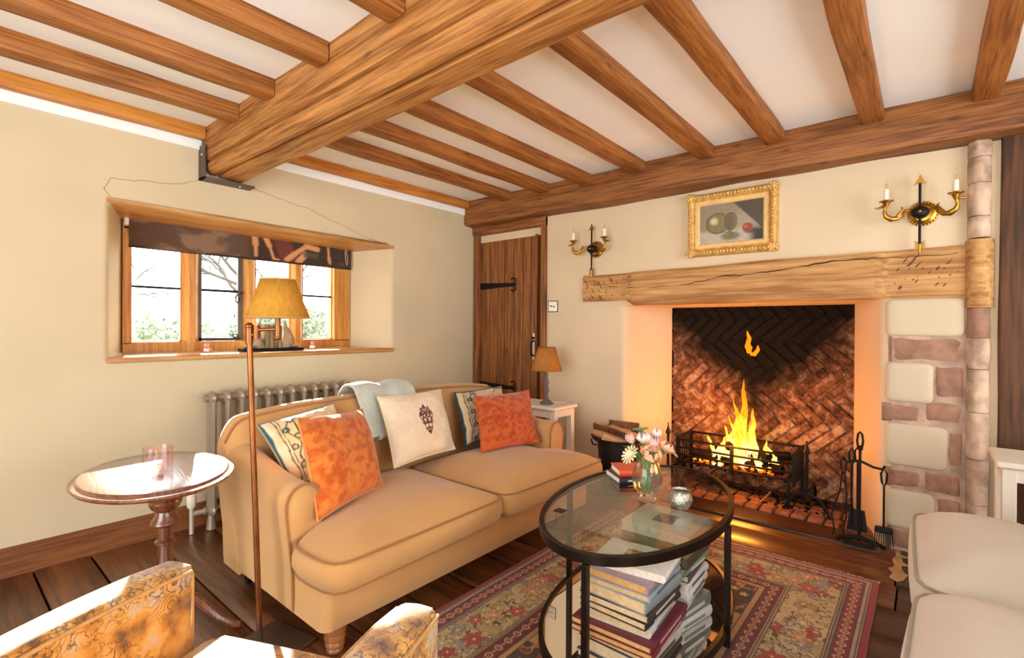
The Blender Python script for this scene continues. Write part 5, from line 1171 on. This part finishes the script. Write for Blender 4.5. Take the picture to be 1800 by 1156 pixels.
# ---------------- blind in the window
n_, m_y = 200, 30; U, V = np.meshgrid(np.linspace(0, 1, n_+1), np.linspace(0, 1, m_y+1), indexing='ij'); nz = NZ(9)
bc = np.zeros(U.shape+(3,)); bc[:] = hexc('#5a4434'); a = fbm(nz, U*9, V*2.2); put(bc, sm(a, .42, .62)*.6*(U < .5), '#94775f'); put(bc, sm(U, .44, .5)*.8, '#33251c')
put(bc, sm(.035-np.abs(U-.37-.03*V), 0, .02)*.6, '#5b4c42')
put(bc, sm(.060-np.abs(U-.61-.05*(1-V)), 0, .03)*.9, '#6d3a2c')
for x0_, y0_, x1_, y1_, r_ in ((.485, 1.0, .49, .62, .018), (.49, .62, .492, .18, .012), (.535, .95, .555, .62, .016), (.555, .62, .575, .12, .010), (.575, .12, .60, .06, .010), (.64, .12, .68, .40, .018), (.68, .40, .74, .78, .016), (.70, .10, .735, .42, .020), (.74, .78, .80, .72, .018), (.86, .95, .865, .40, .010), (.865, .40, .87, .22, .013), (.87, .22, .862, .10, .005), (.87, .22, .878, .10, .005)):
    dx_, dy_ = x1_-x0_, (y1_-y0_)*.125; t = np.clip(((U-x0_)*dx_+(V-y0_)*.125*dy_)/(dx_**2+dy_**2), 0, 1); dd = np.hypot(U-x0_-t*dx_, (V-y0_)*.125-t*dy_); put(bc, sm(r_-dd, 0, .007), '#c08a5c'); put(bc, sm(r_*.5-dd, 0, .01)*.5, '#d9aa7c')
put(bc, sm(.05-np.abs(U-.765), 0, .02)*sm(.62-V, 0, .15)*sm(V-.25, 0, .1)*.9, '#4b4a3c')
put(bc, sm(fbm(nz, U*40, V*6), .5, .6)*(U > .92)*.5, '#6b4d33')
bd = E('roller_blind', (1.54, 3.69, 1.69), 'short dark printed fabric blind at the top of the window', 'blind')
m = MB(); m.v = [(-.74+1.50*u_, -.004*math.sin(u_*PI*3), .005+.178*v_) for u_, v_ in zip(U.ravel(), V.ravel())]; k = m_y+1; m.f = [(i*k+j, (i+1)*k+j, (i+1)*k+j+1, i*k+j+1) for i in range(n_) for j in range(m_y)]
o = O('blind_fabric', m, MAT['vcloth'], bd, ang=0); colattr(o, bc.reshape(-1, 3)); q_ = o.modifiers.new('s', 'SOLIDIFY'); q_.thickness = .003; q_.offset = 1
O('bottom_bar', MB().bb(-.74, .76, -.005, .007, 0, .014), simple('blind_hem', '#3a2b22', .9), bd)
O('head_rail', MB().bb(-.74, .76, -.012, .02, .176, .20), MAT['tablewhite'], bd, bevel=.003)
O('blind_bracket', MB().bb(-.765, -.742, -.015, .02, .13, .195), MAT['tablewhite'], bd, bevel=.004)
O('pull_cord', MB().tube([(.70, -.012, .17), (.698, -.014, .11), (.705, -.014, .06), (.715, -.014, .03), (.722, -.014, .08), (.712, -.014, .13), (.718, -.012, .17)], .0016, 5), MAT['wax'], bd)

# ---------------- bookends and small books on the sill
be = E('bookends', (1.60, 3.57, 1.0425), 'carved stone bookends on a dark base in the window', 'bookends')
O('base', MB().bb(-.21, .21, -.05, .05, 0, .022), MAT['iron'], be, bevel=.003)
stm = simple('carved_stone', '#9b8468', .6, var=.3, vscale=20, bump=.3)
for s in (-1, 1):
    m = MB(); rings = []
    pts = [(s*.085, .022, .05, .038), (s*.105, .05, .055, .04), (s*.118, .09, .045, .034), (s*.112, .13, .03, .026), (s*.098, .165, .018, .018), (s*.088, .195, .010, .012), (s*.082, .215, .004, .005)]
    rings = [[(x_+rx*math.cos(a), ry*math.sin(a), z_) for a in [2*PI*k/14 for k in range(14)]] for x_, z_, rx, ry in pts]
    o = O('carved_figure', m.loft(rings), stm, be, ang=60)
    O('figure_foot', MB().ell((s*.15, 0, .034), (.045, .034, .014), 14, 8), stm, o)
for k, (wd, ht, col, lb) in enumerate(((.026, .165, '#7a6a4c', 'leftmost small old book between the bookends'), (.027, .160, '#857050', 'second small old book between the bookends'), (.025, .163, '#6f5b42', 'third small old book between the bookends'), (.027, .158, '#8a7556', 'rightmost small old book between the bookends'))):
    x = -.048+k*.029
    b = E('book', (1.60+x, 3.57, 1.0645), lb, 'book', 0, 'small old books on the sill')
    O('cover', MB().ext([(-wd/2, .045), (-wd/2, -.04), (-wd*.3, -.046), (wd*.3, -.046), (wd/2, -.04), (wd/2, .045), (wd/2-.002, .045), (wd/2-.002, -.036), (-wd/2+.002, -.036), (-wd/2+.002, .045)], 0, ht), simple('old_leather'+str(k), col, .6, var=.25, vscale=30), b)
    O('pages', MB().bb(-wd/2+.002, wd/2-.002, -.036, .042, .003, ht-.003), page('#cdb88f'), b)
    for z_ in (.04, ht-.03): O('spine_band', MB().bb(-wd*.42, wd*.42, -.0475, -.044, z_, z_+.006), MAT['brass'], b)

# ================================================================== FIREPLACE
gr = E('fire_grate', (3.86, 1.06, .012), 'black iron fire basket holding the burning logs', 'grate')
gx0, gx1, gy0, gy1 = -.145, .14, -.39, .395
for z_ in (.20, .25, .305, .365): O('front_bar', MB().tube([(gx0, gy0, z_), (gx0-.01, (gy0+gy1)/2, z_), (gx0, gy1, z_)], .008, 6), MAT['iron'], gr)
O('back_bar', MB().tube([(gx1, gy0, .375), (gx1, gy1, .375)], .009, 6), MAT['iron'], gr); O('back_bar', MB().tube([(gx1, gy0, .24), (gx1, gy1, .24)], .009, 6), MAT['iron'], gr)
for y_ in (gy0, gy1):
    for x_ in (gx0, gx1): O('corner_post', MB().bb(x_-.010, x_+.010, y_-.010, y_+.010, .0 if x_ == gx1 else .16, .385), MAT['iron'], gr)
    for k in range(5): x_ = gx0+(gx1-gx0)*(k+1)/6; O('side_bar', MB().cyl((x_, y_, .19), (x_, y_, .375), .006, n=6), MAT['iron'], gr)
    O('side_rail', MB().bb(gx0, gx1, y_-.007, y_+.007, .37, .384), MAT['iron'], gr); O('side_rail', MB().bb(gx0, gx1, y_-.007, y_+.007, .18, .195), MAT['iron'], gr)
O('front_upright', MB().bb(gx0-.020, gx0-.006, -.012, .012, .17, .375), MAT['iron'], gr)
for k in range(8): y_ = gy0+.05+k*(gy1-gy0-.1)/7; O('floor_bar', MB().bb(gx0, gx1, y_-.009, y_+.009, .178, .194), MAT['iron'], gr)
for y_ in (gy0+.03, gy1-.03): O('foot', MB().tube([(gx0, y_, .18), (gx0-.02, y_, .09), (gx0-.01, y_, .0)], .010, 8), MAT['iron'], gr)
def firedog(y, label):
    d = E('firedog', (3.70, y, .012), label, 'andiron', 0, 'pair of firedogs')
    O('post', MB().tube([(0, 0, .13), (0, 0, .40)], .011, 8), MAT['iron'], d)
    O('finial', MB().lathe([(.011, .395), (.018, .40), (.020, .412), (.012, .43), (.006, .455), (.004, .47), (.006, .476), (.001, .482)], 12), MAT['iron'], d)
    O('arched_feet', MB().tube([(-.01, -.135, .0), (-.005, -.115, .05), (0, -.07, .115), (0, 0, .142), (0, .07, .115), (-.005, .115, .05), (-.01, .135, .0)], .010, 8), MAT['iron'], d)
    O('log_bar', MB().tube([(0, 0, .135), (.10, 0, .13), (.30, 0, .125), (.33, 0, .06), (.335, 0, .0)], .010, 8), MAT['iron'], d)
firedog(1.525, 'iron firedog with pointed finial at the left of the grate'); firedog(.595, 'iron firedog with pointed finial at the right of the grate')
# burning logs in the basket
for k, (x_, y_, z_, rz_, L_, r_) in enumerate(((-.03, -.14, .235, 80, .34, .034), (.06, .12, .235, 96, .36, .036), (-.06, .18, .238, 84, .30, .030), (.02, -.02, .295, 70, .42, .034), (.07, -.2, .30, 110, .26, .03), (.0, .06, .352, 15, .20, .030))):
    m = MB(); rings = [[(t_*L_-L_/2, r_*math.cos(a)*(1+.18*n3((t_*3, math.cos(a)*2, k+math.sin(a)))), r_*math.sin(a)*(1+.18*n3((t_*4, math.cos(a)*3, k+7)))) for a in [2*PI*q/10 for q in range(10)]] for t_ in (0, .03, .2, .4, .6, .8, .97, 1)]
    tag(O('burning_log', m.loft(rings), MAT['char'], loc=(3.86+x_, 1.06+y_, z_+.012), rz=rz_, ang=60), 'charred log %s' % ('at the front left of the grate', 'at the back of the grate', 'at the far left of the grate', 'lying across the middle of the fire', 'at the right of the fire', 'on top of the fire')[k].replace('at the front left of the grate', 'at the front right of the grate') if k == 0 else 'charred log '+('', 'at the back of the grate', 'at the far left of the grate', 'lying across the middle of the fire', 'at the right of the fire', 'on top of the fire')[k], 'log', 'burning logs')
MAT['ember'] = emit('ember_glow', [(.2, hexc('#2a0a02')), (.45, hexc('#ff5a08')), (.8, hexc('#ffb030'))], 1.1)
m = MB(); r_ = random.Random(12)
for k in range(130):
    s_ = r_.uniform(.008, .022); m.box((0, 0, 0), (s_, s_*1.4, s_*.8), T(r_.uniform(-.12, .12), r_.uniform(-.28, .30), .2+r_.uniform(0, .035)) @ RZ(r_.uniform(0, 180)) @ RX(r_.uniform(0, 90)))
tag(O('glowing_embers', m, MAT['ember'], loc=(3.86, 1.06, .012), ang=0), 'bed of glowing embers in the grate', 'embers', None, 'stuff')
m = MB()
for k in range(160):
    s_ = r_.uniform(.006, .02); m.box((0, 0, 0), (s_, s_*1.5, s_*.7), T(r_.uniform(-.13, .16), r_.uniform(-.55, .42), .004) @ RZ(r_.uniform(0, 180)) @ RX(r_.uniform(-25, 25)))
tag(O('charcoal_crumbs', m, MAT['char'], loc=(3.87, 1.06, .014), ang=0), 'charcoal crumbs scattered on the hearth below the grate', 'charcoal', None, 'stuff')
tag(O('kindling_stick', MB().tube([(-.03, .02, .008), (.0, 0, .03), (.05, -.03, .07)], .008, 6), simple('pale_kindling', '#a8662c', .8), loc=(3.76, .86, .012)), 'stick of kindling lying under the grate', 'kindling')
# flames
def flamemat():
    m = bpy.data.materials.new('flame'); m.use_nodes = True; nt = m.node_tree; nt.nodes.clear(); new, link = nt.nodes.new, nt.links.new
    out = new('ShaderNodeOutputMaterial'); em = new('ShaderNodeEmission'); em.inputs[1].default_value = 1.35; tr = new('ShaderNodeBsdfTransparent'); mx = new('ShaderNodeMixShader')
    tc = new('ShaderNodeTexCoord'); sp = new('ShaderNodeSeparateXYZ'); link(tc.outputs['Object'], sp.inputs[0])
    mp = new('ShaderNodeMapping'); mp.inputs['Scale'].default_value = (26, 26, 9); link(tc.outputs['Object'], mp.inputs[0])
    nz = new('ShaderNodeTexNoise'); nz.inputs['Scale'].default_value = 1; nz.inputs['Detail'].default_value = 3; nz.inputs['Distortion'].default_value = 1.2; link(mp.outputs[0], nz.inputs['Vector'])
    a = new('ShaderNodeMath'); a.operation = 'MULTIPLY_ADD'; a.inputs[1].default_value = .9; link(sp.outputs[2], a.inputs[0]); link(nz.outputs['Fac'], a.inputs[2])
    rp = ramp(new, [(.40, hexc('#fff2c0')), (.54, hexc('#ffdf70')), (.70, hexc('#ffac24')), (.92, hexc('#f4700c'))]); link(a.outputs[0], rp.inputs[0]); link(rp.outputs[0], em.inputs[0])
    al = ramp(new, [(.34, (.1, .1, .1)), (.5, (.85, .85, .85))]); link(nz.outputs['Fac'], al.inputs[0]); link(al.outputs[0], mx.inputs[0]); link(tr.outputs[0], mx.inputs[1]); link(em.outputs[0], mx.inputs[2]); link(mx.outputs[0], out.inputs[0])
    return m
MAT['flame'] = flamemat()
fire = E('fire', (3.86, 1.04, .24), 'tall yellow log fire flame', 'fire')
def flame(y, x, z, h, wd, lean=0, seed=0):
    m = MB(); rings = []; N = 16
    for q in range(N+1):
        t = q/N; wdt = wd*(.30+1.0*math.sin(min(1, t*1.7+.12)*PI*.62))*(1-t)**.7*(1+.55*n3((seed*3, t*6, 2)))+.0008
        sw = lean*t*t*h+wd*1.3*n3((seed*1.3, t*3.5, 9))*t**.5
        rings.append([(x+.5*wdt*math.cos(a)+.6*wd*n3((seed, t*3, 4))*t, y+sw+wdt*math.sin(a)*(1+.4*n3((math.sin(a), t*7, seed))), z+h*t+.03*n3((math.cos(a)*2, math.sin(a)*2, seed+t*3))*t) for a in [2*PI*k/10 for k in range(10)]])
    return m.loft(rings)
rf = random.Random(21)
FT = [(-.02, .0, .0, .60, .036, .02), (.01, .02, .0, .46, .032, .10), (-.06, .01, .0, .40, .030, -.06)]
for k in range(36):
    y = rf.gauss(0, .09); y = max(-.2, min(.2, y)); h_ = (.36-1.15*abs(y))*rf.uniform(.55, 1.05); FT.append((y-.01, rf.uniform(-.07, .06), rf.uniform(-.03, .0), max(.07, h_), rf.uniform(.016, .030), rf.uniform(-.25, .25)))
FT += [(.20, .02, -.02, .17, .012, .25), (.17, -.03, -.02, .12, .014, .1), (-.25, -.02, -.02, .16, .013, .4), (.12, -.09, -.03, .10, .02, .1), (.17, -.08, -.03, .08, .02, -.1), (-.15, -.08, -.03, .10, .02, .1), (-.2, -.05, -.03, .08, .018, 0)]
for k, f_ in enumerate(FT):
    O('flame_tongue', flame(f_[0], f_[1], f_[2], f_[3], f_[4], f_[5], k*1.7), MAT['flame'], fire, ang=80)
O('flame_wisp', flame(-.05, .0, .80, .16, .022, .1, 3).tube([(0, -.06, .80), (0, -.085, .795), (0, -.11, .83), (0, -.108, .86)], [.014, .016, .013, .004], 8), MAT['flame'], fire, ang=80)
pl = bpy.data.lights.new('fire_light', 'POINT'); pl.energy = 13; pl.color = (1.0, .33, .04); pl.shadow_soft_size = .09
po = bpy.data.objects.new('fire_light', pl); COL.objects.link(po); po.location = (3.80, 1.05, .50)
pl2 = bpy.data.lights.new('fire_light_low', 'POINT'); pl2.energy = 4.5; pl2.color = (1.0, .33, .05); pl2.shadow_soft_size = .08
po2 = bpy.data.objects.new('fire_light_low', pl2); COL.objects.link(po2); po2.location = (3.62, 1.10, .42)

# ---------------- log bucket
bu = E('log_bucket', (3.30, 1.735, .013), 'dark iron log bucket left of the fireplace', 'bucket')
O('bucket_body', MB().lathe([(.12, 0), (.130, .004), (.150, .30), (.160, .385), (.168, .392), (.168, .400), (.160, .402), (.154, .39), (.144, .30), (.124, .012), (.001, .010)], 36), MAT['bucket'], bu)
O('band', MB().lathe([(.1415, .19), (.146, .192), (.148, .208), (.1445, .21)], 36), MAT['iron'], bu); O('band', MB().lathe([(.131, .03), (.135, .032), (.136, .05), (.133, .052)], 36), MAT['iron'], bu)
for s in (-1, 1):
    dv = Vector((-.643, .766, 0))*s; O('handle', MB().tube([dv*.165+Vector((0, 0, .375)), dv*.19+Vector((0, 0, .40)), dv*.205+Vector((0, 0, .385)), dv*.19+Vector((0, 0, .35)), dv*.163+Vector((0, 0, .345))], .006, 8), MAT['iron'], bu)
def split_log(L_, r_, seed, halfa):
    m = MB(); rr_ = random.Random(seed)
    poly = [(0, 0)]+[(r_*math.cos(a), r_*math.sin(a)) for a in np.linspace(-halfa, halfa, 7)]
    return m.loft([[(t_*L_-L_/2, y_*(1+.1*n3((t_*3, y_*20, seed))), z_*(1+.1*n3((t_*3, z_*20, seed+3)))) for y_, z_ in poly] for t_ in (0, .25, .5, .75, 1)])
LG = [(-.02, .03, .40, 35, -38, .30, .075, .6), (.05, -.03, .42, 20, -25, .28, .07, .7), (-.06, -.05, .38, 50, -55, .26, .06, .6), (.02, .06, .46, 40, -20, .27, .06, .55), (.06, .05, .40, 70, -60, .25, .05, .8), (-.07, .05, .37, 10, -65, .24, .05, .7), (.0, -.07, .45, 30, -30, .26, .055, .6), (.08, .0, .47, 55, -12, .22, .05, .9)]
lbl = ['large split log tilted at the front of the bucket', 'split log leaning right across the bucket', 'split log low at the front left of bucket', 'pale split log lying on top of the heap', 'narrow split log at the back of bucket', 'upright split log at the left of the bucket rim', 'split log at the near right of the bucket', 'rough barked log at the top right of heap']
for k, (x_, y_, z_, rz_, rx_, L_, r_, ha) in enumerate(LG):
    lg = E('split_log', (3.30+x_, 1.735+y_, z_+.03), lbl[k], 'log', 0, 'logs in the bucket'); lg.rotation_euler = (R(rx_*1.5), R(rx_*.35), R(rz_+60))
    O('log_wood', split_log(L_, r_, k, ha), MAT['logcut'] if k != 7 else MAT['bark'], lg)
    mbk = MB(); mbk.loft([[(t_*L_*.98-L_*.49, (r_+.004)*math.cos(a), (r_+.004)*math.sin(a)) for a in np.linspace(-ha, ha, 7)]+[((t_*L_*.98-L_*.49), (r_-.004)*math.cos(a), (r_-.004)*math.sin(a)) for a in np.linspace(ha, -ha, 7)] for t_ in (0, .33, .66, 1)]); O('bark', mbk, MAT['bark'], lg)

# ---------------- fire tools
ts = E('fire_tool_stand', (3.39, .285, .012), 'black iron stand for fire tools', 'tool stand')
O('base', MB().tube([(.03, .11, .0), (.0, .09, .02), (-.01, 0, .045), (0, -.09, .02), (.03, -.11, .0)], .012, 8).ext([(-.05, -.07), (.05, -.07), (.05, .07), (-.05, .07)], 0, .012), MAT['iron'], ts)
O('pole', MB().tube([(0, 0, .02), (0, 0, .50), (0, 0, .555)], .007, 8), MAT['iron'], ts)
O('hook_bar', MB().tube([(0, .085, .47), (0, .06, .455), (0, 0, .47), (0, -.06, .445), (0, -.10, .44), (0, -.115, .46)], .007, 8).tube([(0, 0, .47), (-.05, .0, .455), (-.07, 0, .47)], .007, 8), MAT['iron'], ts)
O('top_loop', MB().tube([(0, -.006, .53), (0, -.014, .58), (0, -.009, .62), (0, 0, .632), (0, .009, .62), (0, .014, .58), (0, .006, .53)], .006, 8), MAT['iron'], ts)
def tool(name, loc, label, cat):
    t = E(name, loc, label, cat, 0, 'hanging fire tools')
    O('handle', MB().tube([(0, 0, .0), (0, .014, -.03), (0, .010, -.075), (0, 0, -.10), (0, -.010, -.075), (0, -.014, -.03)], .0055, 8, closed=True), MAT['iron'], t); return t
b = tool('hearth_brush', (3.375, .175, .462), 'black hearth brush hanging right of the tool stand', 'brush')
O('rod', MB().cyl((0, 0, -.10), (0, 0, -.325), .005, n=8), MAT['iron'], b); O('brush_head', MB().ext([(-.022, -.04), (.022, -.04), (.022, .04), (-.022, .04)], -.35, -.322), MAT['iron'], b, bevel=.006)
m = MB()
for i in range(9):
    for j in range(5): m.tube([(-.018+.009*j, -.036+.009*i, -.349), (-.022+.011*j, -.042+.0105*i, -.415)], [.003, .002], 4)
tag(O('bristles', m, MAT['cord'], b), kind='stuff')
t = tool('coal_tongs', (3.375, .36, .50), 'iron fire tongs hanging left of the tool stand', 'tongs')
for s in (-1, 1): O('tong_leg', MB().tube([(0, s*.006, -.09), (0, s*.016, -.2), (0, .02+s*.035, -.34), (-.01, .02+s*.02, -.43), (-.01, .02+s*.03, -.46)], .0045, 6), MAT['iron'], t)
t = tool('poker', (3.41, .325, .545), 'iron poker hanging behind the tool stand', 'poker')
O('rod', MB().tube([(0, 0, -.10), (0, .0, -.44), (0, .012, -.46)], .005, 8), MAT['iron'], t)
t = tool('fire_shovel', (3.44, .30, .55), 'iron fire shovel hanging against the jamb', 'shovel')
O('rod', MB().cyl((0, 0, -.10), (0, 0, -.38), .005, n=8), MAT['iron'], t); O('blade', MB().loft([[(-.006, -.035, -.36), (-.006, .035, -.36), (.0, .035, -.36), (0, -.035, -.36)], [(-.010, -.05, -.48), (-.010, .05, -.48), (-.006, .05, -.48), (-.006, -.05, -.48)]]), MAT['iron'], t)

# ================================================================== OUTDOORS
S(O('ground', MB().bb(-14, 18, 3.95, 40, -.6, -.4), MAT['grass']), 'lawn outside the window')
def branch(m, p, d, L_, r_, depth, rr_):
    pts = [p]; q = Vector(p); dd = Vector(d).normalized()
    for k in range(4):
        dd = (dd+Vector((rr_.uniform(-.25, .25), rr_.uniform(-.25, .25), rr_.uniform(-.12, .12)))).normalized(); q = q+dd*L_/4; pts.append(tuple(q))
    m.tube(pts, [r_*(1-.14*k) for k in range(5)], 5)
    if depth:
        for k in range(4 if depth > 1 else 5):
            i = rr_.choice((1, 2, 3, 4)); nd = (dd+Vector((rr_.uniform(-.9, .9), rr_.uniform(-.9, .9), rr_.uniform(-.3, .5)))).normalized(); branch(m, pts[i], nd, L_*.62, r_*.5, depth-1, rr_)
def tree(loc, label, seed, h, r_):
    t = E('bare_tree', loc, label, 'tree', 0, 'bare trees outside the window'); O('trunk', MB().tube([(0, 0, 0), (.05, 0, h*.4), (0, .05, h*.75)], [r_*1.3, r_, r_*.8], 8), MAT['twig'], t)
    rr_ = random.Random(seed)
    for k in range(6):
        m = MB(); a = 2*PI*k/6+rr_.uniform(-.3, .3); branch(m, (0, 0, h*(.4+.06*k)), (math.cos(a), math.sin(a), .55), h*.36, r_*.5, 3, rr_); O('branch', m, MAT['twig'], t)
tree((1.2, 13, -.4), 'bare tree seen through the left window light', 3, 4.2, .10); tree((6.6, 17, -.4), 'bare tree seen through the second window light', 8, 5.0, .12)
def shrub(loc, label, seed, rx, rz_, n):
    t = E('shrub', loc, label, 'shrub', 0, 'shrubs outside the window'); rr_ = random.Random(seed); m = MB()
    for k in range(n):
        a, b_, q = rr_.uniform(0, 2*PI), rr_.uniform(-.2, 1), rr_.random()**.4
        c_ = Vector((rx*q*math.cos(a)*math.cos(b_), rx*q*math.sin(a)*math.cos(b_), rz_*(.45+.55*q*math.sin(b_)))); s_ = rr_.uniform(.05, .10)
        e1 = Vector((rr_.uniform(-1, 1), rr_.uniform(-1, 1), rr_.uniform(-1, 1))).normalized()*s_; e2 = e1.orthogonal().normalized()*s_*.6; m.add([c_-e1, c_+e2, c_+e1, c_-e2], [(0, 1, 2, 3)])
    tag(O('foliage', m, MAT['hedge'], t, ang=0, recalc=False), kind='stuff'); O('stems', MB().tube([(0, 0, 0), (0, 0, rz_*.7)], [.06, .02], 6).tube([(0, 0, .1), (rx*.4, .1, rz_*.6)], [.04, .015], 6), MAT['twig'], t)
shrub((2.6, 11, -.4), 'low shrub outside the left window light', 5, 1.5, 2.0, 2600); shrub((5.6, 12, -.4), 'rounded evergreen outside the second window light', 6, 1.3, 2.4, 2600); shrub((9.4, 12, -.4), 'tall evergreen outside the right window light', 7, 1.4, 3.6, 3200); shrub((7.6, 15.5, -.4), 'evergreen behind the lamp shade outside', 9, 1.2, 2.6, 2200)
